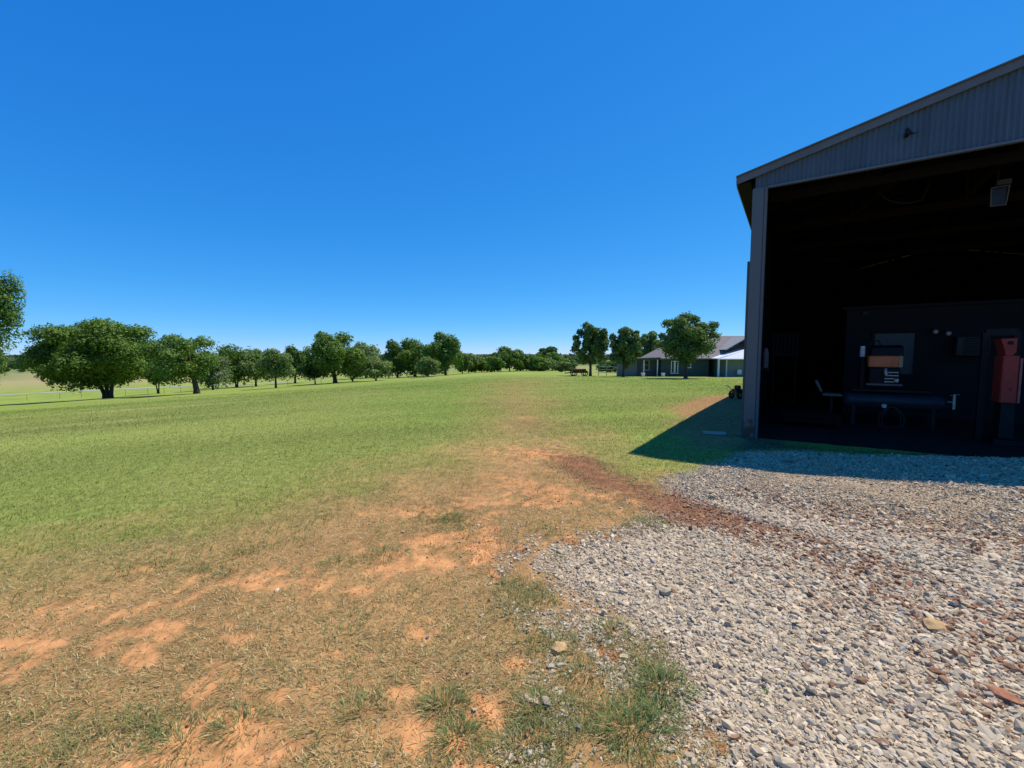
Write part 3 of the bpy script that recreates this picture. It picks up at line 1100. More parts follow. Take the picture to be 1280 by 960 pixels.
cr_.color_ramp.elements[0].position = 0.0
cr_.color_ramp.elements[0].color = (.105, .118, .122, 1)
cr_.color_ramp.elements[1].position = .07
cr_.color_ramp.elements[1].color = (.09, .05, .03, 1)
nt.links.new(cmp_.outputs[0], cr_.inputs['Fac'])
nt.links.new(cr_.outputs['Color'], p.inputs['Base Color'])
M_POSTM = m_

SW, SD, EAVE, PITCHR = 12.0, 18.0, 4.95, .2425      # width, depth, eave height, roof pitch
OV = .40                                              # eave overhang past the post
RIDGE_S = SW / 2


def roof_z(s):
    return EAVE + PITCHR * (RIDGE_S + OV - abs(s - RIDGE_S))


SH = thing('metal_shed', 'large open-fronted grey corrugated metal shed in its own shade at the right', 'shed', P0, SHED_ROT)


def corrugated(s0, s1, zlo, zhi, y0, amp=.012, per=.068, seg=6, axis='x', flip=1):
    """corrugated sheet standing on zlo(s)..zhi(s)"""
    ns = int((s1 - s0) / per * seg) + 1
    V, Fs = [], []
    for i in range(ns + 1):
        s = s0 + (s1 - s0) * i / ns
        o = amp * math.sin(2 * math.pi * s / per) * flip
        for z in (zlo(s), zhi(s)):
            V.append((s, y0 + o, z) if axis == 'x' else (y0 + o, s, z))
    for i in range(ns):
        Fs.append((2 * i, 2 * i + 2, 2 * i + 3, 2 * i + 1))
    return V, Fs


# front gable sheet, from the header up to the rake
HD = 4.68
V, Fs = corrugated(-.08, SW + .08, lambda s: HD, lambda s: roof_z(s) - .10, -.01)
gp = MB().add(V, Fs).build('gable_panel', M_GALV, SH, smooth=True)
# a backing so that the sheet has a dark inner face and thickness
MB().prism([(-.05, HD + .02), (SW + .05, HD + .02), (SW + .05, roof_z(SW + .05) - .14), (RIDGE_S, roof_z(RIDGE_S) - .14), (-.05, roof_z(-.05) - .14)], 'y', .03, .07).build('gable_backing', M_DARKSH, SH)
# screw lines and lap joints on the gable sheet
for s in np.arange(.61, SW, .813):
    MB().bar((s, -.024, HD + .02), (s, -.024, roof_z(s) - .16), .006, .004).build('sheet_lap', M_TRIM2, SH)
# header edge
MB().box((SW / 2, -.012, HD - .012), (SW + .16, .07, .035)).build('header_trim', M_TRIM, SH)
# rake trim, two slopes
for a, b in ((-OV, RIDGE_S), (SW + OV, RIDGE_S)):
    mb = MB()
    za, zb = roof_z(a), roof_z(b)
    mb.prism([(a, za - .145), (b, zb - .145), (b, zb - .012), (a, za - .012)], 'y', -.075, -.035)
    mb.build('rake_trim', M_TRIM, SH)
    # narrow upper fold
    mb = MB()
    mb.prism([(a - .004, za - .02), (b, zb - .02), (b, zb + .004), (a - .004, za + .004)], 'y', -.11, -.078)
    mb.build('roof_edge_fold', M_TRIM2, SH)
# roof sheets with standing ribs
for a in (-OV, SW + OV):
    sg = 1 if a < 0 else -1
    mb = MB()
    nb = int(SD / .23)
    pr = []
    V, Fs = [], []
    ys = []
    for i in range(nb):
        y = -.10 + (SD + .4) * i / nb
        ys += [(y, 0), (y + .16, 0), (y + .175, .022), (y + .205, .022), (y + .22, 0)]
    for (y, o) in ys:
        V += [(a, y, roof_z(a) + .006 + o), (RIDGE_S, y, roof_z(RIDGE_S) + .006 + o)]
    for i in range(len(ys) - 1):
        Fs.append((2 * i, 2 * i + 1, 2 * i + 3, 2 * i + 2))
    mb.add(V, Fs)
    mb.build('roof', M_GALV, SH)
    MB().prism([(a, roof_z(a) - .03), (RIDGE_S, roof_z(RIDGE_S) - .03), (RIDGE_S, roof_z(RIDGE_S) - .004), (a, roof_z(a) - .004)], 'y', -.03, SD + .25).build('roof_lining', M_DARKSH, SH)
MB().prism([(RIDGE_S - .25, roof_z(RIDGE_S) - .03), (RIDGE_S, roof_z(RIDGE_S) + .05), (RIDGE_S + .25, roof_z(RIDGE_S) - .03), (RIDGE_S, roof_z(RIDGE_S) + .02)], 'y', -.1, SD + .3).build('ridge_cap', M_TRIM, SH)
# eave fascia, seen as the sloping edge left of the post
for a, sg in ((-OV, 1), (SW + OV, -1)):
    MB().box((a + sg * .012, SD / 2 + .09, EAVE - .095), (.02, SD + .2, .16)).build('eave_fascia', M_TRIM2, SH)
    MB().prism([(a + sg * .026, EAVE - .17), (a + sg * .24, EAVE - .15), (a + sg * .24, EAVE - .13), (a + sg * .026, EAVE - .15)], 'y', -.05, SD + .2).build('soffit', M_DARKSH, SH)
# corner posts: wide outer flashing and a narrow inner return
MB().box((-.025, -.02, HD / 2 - .17), (.19, .10, HD + .33), bev=.012).build('corner_post', M_POSTM, SH)
MB().box((.098, .02, HD / 2 - .17), (.05, .16, HD + .33), bev=.006).build('door_jamb', M_TRIM2, SH)
MB().box((SW + .025, -.02, HD / 2 - .1), (.19, .10, HD + .2), bev=.012).build('corner_post', M_POSTM, SH)
# side and back walls
lw = 0
for s0, fl in ((-.12, 1), (SW + .12, -1)):
    V, Fs = corrugated(.04, SD, lambda s: -.8, lambda s: roof_z(0) - .06, s0, amp=.012, per=.30, seg=6, axis='y')
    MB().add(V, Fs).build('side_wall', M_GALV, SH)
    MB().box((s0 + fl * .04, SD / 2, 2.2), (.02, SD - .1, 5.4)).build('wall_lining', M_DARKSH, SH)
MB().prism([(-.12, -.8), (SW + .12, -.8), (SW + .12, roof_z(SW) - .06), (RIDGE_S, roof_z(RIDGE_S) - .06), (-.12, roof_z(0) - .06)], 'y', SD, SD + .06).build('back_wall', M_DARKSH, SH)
# small step of the side wall flashing seen left of the post
MB().box((-.150, .16, 1.62), (.05, .16, 3.5)).build('side_flashing', M_TRIM2, SH)
# timber trusses and purlins
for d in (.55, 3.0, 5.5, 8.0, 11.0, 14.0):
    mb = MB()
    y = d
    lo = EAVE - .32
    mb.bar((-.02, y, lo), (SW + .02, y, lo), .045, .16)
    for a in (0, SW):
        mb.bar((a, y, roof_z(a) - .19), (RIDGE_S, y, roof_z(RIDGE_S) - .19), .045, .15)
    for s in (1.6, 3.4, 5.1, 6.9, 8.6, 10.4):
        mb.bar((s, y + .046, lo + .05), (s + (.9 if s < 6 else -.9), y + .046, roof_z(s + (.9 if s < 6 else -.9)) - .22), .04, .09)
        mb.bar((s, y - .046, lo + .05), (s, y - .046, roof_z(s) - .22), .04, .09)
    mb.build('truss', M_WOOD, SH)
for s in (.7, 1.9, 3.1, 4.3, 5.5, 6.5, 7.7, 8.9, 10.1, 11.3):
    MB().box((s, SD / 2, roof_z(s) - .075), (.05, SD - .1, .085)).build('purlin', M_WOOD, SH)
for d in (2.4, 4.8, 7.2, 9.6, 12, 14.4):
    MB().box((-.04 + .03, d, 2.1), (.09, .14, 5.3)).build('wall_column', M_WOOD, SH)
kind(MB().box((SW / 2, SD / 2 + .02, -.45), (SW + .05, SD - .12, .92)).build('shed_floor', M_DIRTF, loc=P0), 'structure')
bpy.data.objects['shed_floor'].rotation_euler = (0, 0, SHED_ROT)
# small black bracket on the gable
mb = MB()
mb.bar((2.0, -.03, 5.07), (2.0, -.15, 5.09), .045, .06)
mb.bar((1.98, -.15, 5.13), (2.03, -.17, 5.03), .035, .05)
mb.tube([(2.02, -.15, 5.05), (2.08, -.16, 5.03), (2.12, -.17, 5.035)], [.012, .010, .006], 6)
tagb = mb.build('gable_bracket', mat('black_iron', (.012, .012, .012), .6), SH)


def shed_thing(name, label, cat, s, d, z=0.01, rz=0.0, group=None):
    p = P0 + uS * s + vS * d
    return thing(name, label, cat, (p[0], p[1], z), SHED_ROT + rz, group)


# ------------------------------------------------------------------ things in the shed
M_PART = mat('grey_green_board', (.0075, .0095, .0105), .75, var=.12, scale=1.5)  # board colour taken near black to carry the shade inside the shed
M_PANE = mat('dusty_window', (.042, .056, .066), .35, 0, var=.12, scale=2)
M_BLK = mat('black_steel', (.013, .013, .014), .6, .2, var=.3)
M_RED = mat('red_paint', (.40, .045, .032), .45, 0, var=.18, scale=5)
M_ORNG = mat('orange_red_paint', (.80, .20, .07), .45, 0, var=.22, scale=6)
M_TANK = mat('grey_blue_tank', (.030, .037, .045), .45, .2, var=.2, scale=3)
M_SILV = mat('bare_aluminium', (.34, .34, .33), .4, .6, var=.12)
M_VINYL = mat('pale_vinyl', (.15, .13, .12), .55, 0, var=.15)
M_RUST = mat('rusty_steel', (.12, .055, .032), .85, .2, var=.4, scale=12)
M_CABLE = mat('grey_cable', (.035, .035, .035), .6)
M_WHITE = mat('white_enamel', (.75, .75, .72), .45)

# partition: a boxed-in room inside the shed
PD = 5.0
sl, zt = in_shed(1059, 388, PD)
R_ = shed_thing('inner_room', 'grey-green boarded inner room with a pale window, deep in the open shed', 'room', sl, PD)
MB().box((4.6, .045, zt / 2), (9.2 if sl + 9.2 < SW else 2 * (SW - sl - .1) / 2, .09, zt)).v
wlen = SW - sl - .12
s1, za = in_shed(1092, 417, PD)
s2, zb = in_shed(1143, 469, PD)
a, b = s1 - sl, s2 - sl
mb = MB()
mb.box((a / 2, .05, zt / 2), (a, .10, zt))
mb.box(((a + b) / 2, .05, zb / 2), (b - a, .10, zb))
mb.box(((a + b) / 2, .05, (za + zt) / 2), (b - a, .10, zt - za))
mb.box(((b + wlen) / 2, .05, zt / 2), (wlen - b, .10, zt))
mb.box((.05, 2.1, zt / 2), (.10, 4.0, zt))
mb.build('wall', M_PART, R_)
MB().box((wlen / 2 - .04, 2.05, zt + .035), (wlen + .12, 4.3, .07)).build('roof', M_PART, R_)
w = MB()
for (q0, q1, r0_, r1_) in ((a - .04, a + .03, zb, za), (b - .03, b + .04, zb, za)):
    w.box(((q0 + q1) / 2, -.012, (r0_ + r1_) / 2), (q1 - q0, .03, r1_ - r0_ + .1))
w.box(((a + b) / 2, -.014, za + .02), (b - a + .08, .03, .06)).box(((a + b) / 2, -.02, zb - .02), (b - a + .12, .05, .06))
wf = w.build('window', M_PART, R_)
MB().box(((a + b) / 2, .03, (za + zb) / 2), (b - a - .02, .012, za - zb - .02)).build('pane', M_PANE, wf)
s3, z3 = in_shed(1082, 392, PD)
MB().box((s3 - sl, -.02, z3), (.12, .03, .07), bev=.01).build('junction_box', M_CABLE, R_)

# air conditioner on the room wall
s, z = in_shed(1210, 433, PD)
A_ = shed_thing('air_conditioner', 'grey louvred window air conditioner set in the inner room wall', 'air conditioner', s, PD - .02, z - .22)
MB().box((0, -.17, .22), (.56, .34, .44), bev=.02).build('housing', M_CABLE, A_)
mb = MB()
for k in range(7):
    mb.box((.05, -.352, .06 + k * .055), (.40, .02, .028))
mb.build('louvre', M_BLK, A_)

# twin work lights on the room wall
for k, (px, py) in enumerate(((1168, 412), (1184, 414))):
    s, z = in_shed(px, py, PD - .1)
    L_ = shed_thing('work_light', ('brighter left one of the paired work lights on the inner room wall', 'dimmer right one of the paired work lights on the inner room wall')[k], 'lamp', s, PD - .003, z, group='work lights on the inner wall')
    MB().tube([(0, -.02, 0), (0, -.10, .0)], [.035, .03], 8).build('bracket', M_BLK, L_)
    MB().tube([(0, -.10, 0), (0, -.16, -.03), (0, -.24, -.06)], [.022, .04, .055], 12).build('shade', M_SILV, L_, smooth=True)
    MB().tube([(0, -.225, -.052), (0, -.26, -.066)], [.036, .02], 10).build('bulb', M_WHITE, L_, smooth=True)

# engine-driven welder / compressor with a horizontal tank
CD = 2.9
sa, ztop = in_shed(1052, 489, CD)
sb, zbot = in_shed(1182, 516, CD)
tr = (ztop - zbot) / 2
C_ = shed_thing('air_compressor', 'large compressor with long grey-blue tank and an orange-red engine on top', 'compressor', (sa + sb) / 2, CD)
hl = (sb - sa) / 2
zc = (ztop + zbot) / 2
MB().tube([(-hl, 0, zc), (-hl + .05, 0, zc), (-hl + .12, 0, zc), (hl - .12, 0, zc), (hl - .05, 0, zc), (hl, 0, zc)], [tr * .45, tr * .86, tr, tr, tr * .86, tr * .45], 20).build('tank', M_TANK, C_, smooth=True)
for q in (-hl * .75, hl * .75):
    for y in (-tr * .7, tr * .7):
        MB().bar((q, y, zc - tr * .6), (q, y * 1.35, 0), .06, .06).build('leg', M_BLK, C_)
MB().box((-.05, 0, ztop + .05), (hl * 1.5, .44, .05)).build('platform', M_BLK, C_)
e0, ez0 = in_shed(1082, 480, CD)
e1, ez1 = in_shed(1127, 433, CD)
ec = (e0 + e1) / 2 - (sa + sb) / 2
ew, eh = e1 - e0, ez1 - ez0
MB().box((ec, 0, ez0 + eh * .22), (ew * .92, .42, eh * .44), bev=.02).build('engine_block', M_BLK, C_)
MB().box((ec, 0, ez0 + eh * .60), (ew, .52, eh * .30), bev=.02).build('engine_cover', M_ORNG, C_)
MB().prism([(-.30, ez0 + eh * .75), (.30, ez0 + eh * .75), (.26, ez0 + eh * .98), (.0, ez0 + eh * 1.02), (-.26, ez0 + eh * .95)], 'x', ec - ew * .42, ec + ew * .5).build('engine_hood', M_BLK, C_)
MB().box((ec + ew * .43, -.27, ez0 + eh * .60), (ew * .10, .025, eh * .28)).build('panel_edge', mat('tan_panel', (.42, .30, .17), .6), C_)
MB().tube([(ec + ew * .02, -.24, ez0 + eh * .42), (ec + ew * .02, -.26, ez0 + eh * .30), (ec + ew * .05, -.27, ez0 + eh * .22)], [.025, .045, .03], 10).build('carburettor', M_SILV, C_, smooth=True)
MB().tube([(ec + ew * .34, -.23, ez0 + eh * .12), (ec + ew * .34, -.31, ez0 + eh * .12)], [.05, .035], 10).build('filler_cap', M_SILV, C_, smooth=True)
mb = MB()
for k in range(4):
    mb.box((ec + ew * .2, -.225, ez0 + eh * (.08 + .08 * k)), (ew * .4, .03, .02))
mb.build('cooling_fin', M_SILV, C_)
MB().box((ec, 0, ez0 - .0), (ew * 1.05, .48, .04)).build('engine_base', M_VINYL, C_)
# exhaust and air cleaner left of the engine
x0 = ec - ew * .62
MB().tube([(x0, 0, ztop + .08), (x0, 0, ez0 + eh * .45), (x0 - .02, 0, ez0 + eh * .75)], [.07, .07, .05], 10).build('muffler', M_BLK, C_, smooth=True)
MB().tube([(x0 - .02, -.02, ez0 + eh * .72), (x0 - .02, -.02, ez0 + eh * 1.0)], [.05, .045], 10).build('air_cleaner', M_WHITE, C_, smooth=True)
MB().tube([(ec - ew * .5, -.1, ez0 + eh * .9), (ec - ew * .4, -.1, ez0 + eh * 1.14), (ec - ew * .2, -.1, ez0 + eh * 1.14), (ec - ew * .12, -.1, ez0 + eh * .98)], .015, 8).build('hose', M_BLK, C_, smooth=True)
# outlet valve at the right end
MB().tube([(hl - .02, -.05, zc + tr * .2), (hl + .10, -.05, zc + tr * .2), (hl + .10, -.05, zc + tr * 1.1)], .02, 8).tube([(hl + .10, -.05, zc + tr * .9), (hl + .10, -.05, zc - tr * .6)], .026, 8).tube([(hl + .04, -.05, zc + tr * .95), (hl + .18, -.05, zc + tr * 1.1)], .012, 6).build('outlet_valve', M_SILV, C_, smooth=True)
MB().tube([(ec + .03, -tr - .01, zc - tr * .55), (ec + .03, -tr - .06, zc - tr * .6)], [.05, .03], 10).build('gauge', M_WHITE, C_, smooth=True)

# looped cable hanging from the tank
s, z = in_shed(1115, 509, CD - tr - .05)
K_ = shed_thing('cable_loop', 'loose loop of grey cable hanging below the compressor tank', 'cable', s, CD - tr - .08, 0.0)
mb = MB()
for q, (rx, rz_) in enumerate(((.20, .26), (.15, .24), (.22, .22))):
    pts = [(rx * math.sin(t) * (1 - .25 * math.cos(t)), .012 * q, z - rz_ + rz_ * math.cos(t)) for t in np.linspace(0, 2 * math.pi, 22)]
    mb.tube(pts, .009, 6, cap=False)
ko = mb.build('cable', M_CABLE, K_, smooth=True)

# low trestle bench left of the tank
BD = 1.9
b0, bz = in_shed(977, 515, BD)
b1, bz1 = in_shed(1052, 509, BD)
B_ = shed_thing('low_bench', 'low rough timber bench inside the shed just behind the corner post', 'bench', (b0 + b1) / 2, BD)
bw = b1 - b0
MB().box((0, 0, bz - .03), (bw, .50, .06)).build('bench_top', M_WOOD, B_)
for q in (-bw / 2 + .06, bw / 2 - .06):
    for y in (-.2, .2):
        MB().box((q, y, (bz - .06) / 2), (.09, .09, bz - .06)).build('leg', M_WOOD, B_)
MB().box((0, -.2, bz - .13), (bw - .2, .03, .10)).build('apron', M_WOOD, B_)

# pale seat with tilted backrest
s0, z0 = in_shed(1027, 493, 2.6)
s1, z1 = in_shed(1052, 493, 2.6)
S_ = shed_thing('shop_seat', 'pale padded shop seat with a short backrest tilted back, left of the tank', 'seat', (s0 + s1) / 2, 2.6)
sw = s1 - s0
MB().box((0, 0, z0 - .0), (sw, .40, .06), bev=.02).build('seat', M_VINYL, S_)
MB().box((-sw / 2 - .07, 0, z0 + .19), (.06, .36, .27), ry=-.42, bev=.02).build('backrest', M_VINYL, S_)
MB().bar((-sw / 2 + .02, 0, z0 - .03), (-sw / 2 - .05, 0, z0 + .14), .03).build('back_strut', M_BLK, S_)
MB().tube([(0, 0, z0 - .04), (0, 0, .06)], .035, 10).build('stem', M_BLK, S_)
for q in range(4):
    t = q * math.pi / 2 + .4
    MB().bar((0, 0, .09), (.24 * math.cos(t), .24 * math.sin(t), .02), .04, .03).build('foot', M_BLK, S_)

# tall red machine near the right edge
RD = 1.6
r0_, rz0 = in_shed(1243, 503, RD)
r1_, rz1 = in_shed(1273, 445, RD)
_, rz2 = in_shed(1250, 424, RD)
M_ = shed_thing('red_machine', 'tall red steel pedestal machine with a narrow head, at the right edge of the opening', 'machine', (r0_ + r1_) / 2, RD)
rw = r1_ - r0_
MB().box((-rw * .06, 0, (rz0 + rz1) / 2), (rw * .84, .40, rz1 - rz0), bev=.015).build('body', M_RED, M_)
MB().box((rw * .43, 0, (rz0 + rz1) / 2 - .02), (rw * .11, .42, rz1 - rz0 - .06)).build('side_strip', mat('faded_pink_paint', (.34, .12, .10), .6), M_)
MB().prism([(-rw * .62, rz2 - .01), (rw * .18, rz2), (rw * .18, rz1 + .06), (-.0, rz1 - .005), (-rw * .32, rz1 - .005), (-rw * .42, rz1 + .12)], 'y', -.17, .17).build('head', M_RED, M_)
MB().tube([(-rw * .14, -.16, rz2 - .08), (-rw * .14, -.185, rz2 - .08)], .035, 12).build('sight_hole', M_BLK, M_)
MB().tube([(rw * .1, -.19, rz0 + .24), (rw * .1, -.225, rz0 + .24)], [.035, .025], 10).build('knob', M_RED, M_, smooth=True)
MB().box((0, 0, rz0 / 2 + .06), (rw * .75, .34, rz0 - .12), taper=.85).build('pedestal', M_BLK, M_)
MB().box((0, 0, .05), (rw * 1.5, .6, .10), bev=.01).build('base_plate', M_BLK, M_)
MB().bar((rw * .65, .25, 0), (rw * .65, .25, rz2 + .12), .09, .09).bar((-rw * .95, .25, 0), (-rw * .95, .25, rz2 + .12), .09, .09).bar((-rw * 1.0, .25, rz2 + .12), (rw * .7, .25, rz2 + .12), .10, .12).build('frame', M_BLK, M_)

# lamp hanging under the trusses and a slack cable
s, z = in_shed(1248, 245, 1.1)
Q_ = shed_thing('hanging_lamp', 'boxy glass-fronted lamp hanging under the shed roof at the right', 'lamp', s, 1.1, z)
fr = MB()
M_LAMPF = mat('dull_lamp_frame', (.07, .07, .068), .6)
for q in (-.085, .085):
    fr.bar((q, -.02, -.16), (q * 1.2, -.06, .13), .016)
fr.bar((-.09, -.02, -.16), (.09, -.02, -.16), .016).bar((-.11, -.06, .13), (.11, -.06, .13), .016)
fr.build('frame', M_LAMPF, Q_)
MB().prism([(-.08, -.155), (.08, -.155), (.095, .125), (-.095, .125)], 'y', -.02, -.005).build('glass', mat('frosted_glass', (.022, .023, .023), .3), Q_)
MB().box((0, .10, .0), (.16, .17, .26), bev=.03).build('housing', M_BLK, Q_)
MB().tube([(0, .08, .12), (0, .08, EAVE - .3 - z)], .015, 6).build('hanger', M_BLK, Q_)
MB().box((.05, .02, .21), (.16, .10, .08)).build('bracket', M_CABLE, Q_)
s0, z0 = in_shed(1106, 248, 1.3)
s1, z1 = in_shed(1152, 250, 1.3)
W_ = shed_thing('slack_cable', 'dark cable sagging in a shallow arc under the shed roof', 'cable', s0, 1.3, z0)
MB().tube([(t * (s1 - s0), 0, -.28 * t * (1 - t) + (z1 - z0) * t) for t in np.linspace(0, 1, 12)], .012, 6).tube([(0, 0, 0), (-.1, 0, EAVE - .3 - z0)], .010, 6).tube([(s1 - s0, 0, z1 - z0), (s1 - s0 + .1, 0, EAVE - .3 - z0)], .010, 6).build('cable', M_BLK, W_, smooth=True)

# left wall: pale cylinder and a ribbed radiator panel
s, z = in_shed(957, 448, 2.2)
E_ = shed_thing('fire_extinguisher', 'pale cylinder standing upright on a bracket just inside the left jamb', 'cylinder', s, 2.2, z - .22)
MB().tube([(0, 0, 0), (0, 0, .03), (0, 0, .36), (0, 0, .42), (0, 0, .46)], [.05, .065, .065, .04, .025], 12).build('body', M_VINYL, E_, smooth=True)
MB().box((0, 0, -.02), (.20, .16, .035)).build('shelf', M_BLK, E_)
MB().bar((-s + .02, .0, -.06), (.08, 0, -.06), .04).build('bracket', M_BLK, E_)
s0, z0 = in_shed(964, 446, 6.0)
s1, z1 = in_shed(1000, 416, 6.0)
G_ = shed_thing('ribbed_panel', 'dim ribbed metal panel leaning in the dark at the back left of the shed', 'panel', (s0 + s1) / 2, 6.0)
mb = MB()
for k in range(7):
    mb.box((-(s1 - s0) / 2 + (k + .5) * (s1 - s0) / 7, 0, (z0 + z1) / 2), ((s1 - s0) / 7 * .7, .05, z1 - z0))
mb.build('rib', M_PART, G_)
for q in (z0 + .05, z1 - .05):
    MB().box((0, .04, q), (s1 - s0, .03, .06)).build('rail', M_BLK, G_)
for q in (-.4, .4):
    MB().bar((q * (s1 - s0), .08, z0 + .06), (q * (s1 - s0), .2, 0), .05).build('leg', M_BLK, G_)

# board lying in the shade beside the post
p = at(893, 543)
o = MB().box((0, 0, .03), (.42, .10, .05), bev=.01).box((.06, .09, .022), (.34, .07, .04), bev=.008).build('board', mat('grey_board', (.34, .31, .29), .9, var=.2, scale=14))
o.location = p
o.rotation_euler = (0, 0, -.35)
tag(o, 'pale weathered board lying in the shed shadow left of the post', 'board')

# ------------------------------------------------------------------ garden tiller beside the shed wall
TY = 17.0
p = at_depth(921, TY)
T_ = thing('garden_tiller', 'small rusty wheeled garden machine parked just past the shed corner', 'tiller', p, .5)
M_YEL = mat('faded_yellow', (.45, .36, .10), .6)
for y in (-.22, .22):
    wv = MB()
    pts = [(.17 * math.cos(t), y, .19 + .17 * math.sin(t)) for t in np.linspace(0, 2 * math.pi, 17)]
    wv.tube(pts, .045, 8, cap=False)
    wo = wv.build('wheel', M_BLK, T_, smooth=True)
    MB().tube([(0, y - .03, .19), (0, y + .03, .19)], .10, 12).build('rim', M_YEL, wo)
MB().box((.10, 0, .36), (.46, .28, .22), bev=.03).build('body', M_RUST, T_)
MB().box((.12, 0, .55), (.26, .22, .18), bev=.03).build('engine', M_RUST, T_)
MB().tube([(-.1, -.12, .42), (-.36, -.2, .62), (-.48, -.22, .64)], .017, 6).tube([(-.1, .12, .42), (-.36, .2, .62), (-.48, .22, .64)], .017, 6).build('handlebar', M_BLK, T_, smooth=True)
MB().box((.40, 0, .16), (.10, .40, .22), ry=.3).build('tine_guard', M_RUST, T_)
T_.scale = (.82, .82, .82)

# ------------------------------------------------------------------ pipe gate and rusty implement on the lawn
GY = at(765, 470)[1]
p0 = at_depth(748, GY)
p1 = at_depth(779, GY)
gw = p1[0] - p0[0]
gh = z_at(456, GY) - p0[2]
PG = thing('pipe_gate', 'open grey pipe gate frame with rails standing on the lawn between pines', 'gate', p0)
M_PIPE = mat('grey_pipe', (.30, .30, .29), .5, .4)
dz = p1[2] - p0[2]
for t in (0, .33, .82, 1):
    MB().tube([(gw * t, 0, dz * t - .2), (gw * t, 0, dz * t + gh * (1.0 if t in (0, .82) else .86))], .045, 7).build('post', M_PIPE, PG)
for zf in (.28, .56, .84):
    MB().tube([(0, 0, gh * zf), (gw, 0, gh * zf + dz)], .035, 6).build('rail', M_PIPE, PG)

p = at_depth(724, at(738, 470)[1] + 2)
k = p[1] / FPX
RI = thing('rusty_implement', 'low rust-red farm implement half hidden behind the leftmost pine', 'farm implement', p, .1)
MB().box((0, 0, .5), (2.3, .9, .22)).build('frame', M_RUST, RI)
for q in (-.8, .8):
    for y in (-.5, .5):
        MB().tube([(q + .36 * math.cos(t), y, .38 + .36 * math.sin(t)) for t in np.linspace(0, 2 * math.pi, 15)], .07, 6, cap=False).build('wheel', M_BLK, RI, smooth=True)
MB().box((-.2, 0, .78), (1.0, .8, .36), taper=1.15).box((.72, 0, .72), (.5, .6, .5), taper=.8).build('hopper', mat('rust_red_paint', (.20, .075, .05), .85, var=.5), RI)
MB().bar((-1.1, 0, .5), (-2.1, 0, .35), .12).build('tongue', M_RUST, RI)

# ------------------------------------------------------------------ house
HY = 57.0
hk = HY / FPX


def hx_(px):
    return (px - 640) * hk


def hz_(py):
    return z_at(py, HY)


hb = np.array([hx_(826), HY, float(H(hx_(860), HY)) - .02])
HS = thing('house', 'low dark green house with brown-grey hipped roof and white trim beyond the pines', 'house', hb)
M_HW = mat('dark_green_siding', (.055, .085, .075), .8, var=.12, scale=2)
M_HW2 = mat('grey_green_siding', (.17, .20, .19), .8, var=.1, scale=2)
M_HW3 = mat('blue_grey_siding', (.16, .18, .20), .8, var=.1, scale=2)
M_SHNG = mat('brown_grey_shingle', (.215, .185, .175), .9, var=.22, scale=7)
M_SHNG2 = mat('grey_shingle', (.24, .25, .26), .9, var=.18, scale=7)
M_WTR = mat('white_trim', (.72, .72, .70), .5, var=.05)
M_WMR = mat('white_metal_roof', (.78, .79, .80), .35, .1, var=.04)
M_GLS = mat('dark_glass', (.03, .04, .05), .1)


def X(px):
    return hx_(px) - hb[0]


def Z(py):
    return hz_(py) - hb[2]


wz = Z(447.5)
# walls with thickness, depth behind the front face
MB().box(((X(826) + X(886)) / 2, 4.0, wz / 2 - .2), (X(886) - X(826), 8.0, wz + .4)).build('wall', M_HW, HS)
MB().box(((X(886) + X(960)) / 2, 5.2, wz / 2 - .2), (X(960) - X(886), 5.6, wz + .4)).build('wall', M_HW, HS)
mb = MB()
for k in range(1, 12):
    mb.box(((X(826) + X(886)) / 2, -.008, wz * k / 12), (X(886) - X(826) - .02, .02, .02))
mb.build('siding_line', M_HW, HS)
# porch at the left
MB().box(((X(782) + X(797)) / 2, 2.6, Z(450) / 2 - .2), (X(797) - X(782), 4.6, Z(450) + .4)).build('porch_end_wall', M_HW3, HS)
MB().box(((X(797) + X(826)) / 2, 3.3, Z(449) / 2 - .2), (X(826) - X(797), 3.2, Z(449) + .4)).build('porch_back_wall', M_HW3, HS)
MB().prism([(X(781), Z(450.5)), (X(828), Z(449.5)), (X(828), Z(446.5)), (X(781), Z(448.5))], 'y', -.2, 5.0).build('porch_roof', M_HW, HS)
for px in (804.5, 821.5):
    MB().box((X(px), -.05, Z(449) / 2), (.13, .13, Z(449))).build('porch_post', M_WTR, HS)


def win(parent, px0, px1, py0, py1, y, bars=1):
    x0, x1, z0, z1 = X(px0), X(px1), Z(py1), Z(py0)
    t = .10
    mb = MB()
    mb.box(((x0 + x1) / 2, y, z1 - t / 2), (x1 - x0, .08, t)).box(((x0 + x1) / 2, y, z0 + t / 2), (x1 - x0 + .1, .12, t))
    mb.box((x0 + t / 2, y, (z0 + z1) / 2), (t, .08, z1 - z0 - 2 * t)).box((x1 - t / 2, y, (z0 + z1) / 2), (t, .08, z1 - z0 - 2 * t))
    if bars:
        mb.box(((x0 + x1) / 2, y + .01, (z0 + z1) / 2), (x1 - x0 - 2 * t, .05, .05))
    f = mb.build('window', M_WTR, parent)
    MB().box(((x0 + x1) / 2, y + .02, (z0 + z1) / 2), (x1 - x0 - 2 * t, .02, z1 - z0 - 2 * t)).build('pane', M_GLS, f)


win(HS, 809.5, 816.5, 449.8, 463.5, 1.64)
win(HS, 838.5, 843, 451, 467, -.03, 0)
win(HS, 843.2, 847.5, 451, 467, -.03, 0)
win(HS, 857, 863.5, 449.5, 460, -.03)
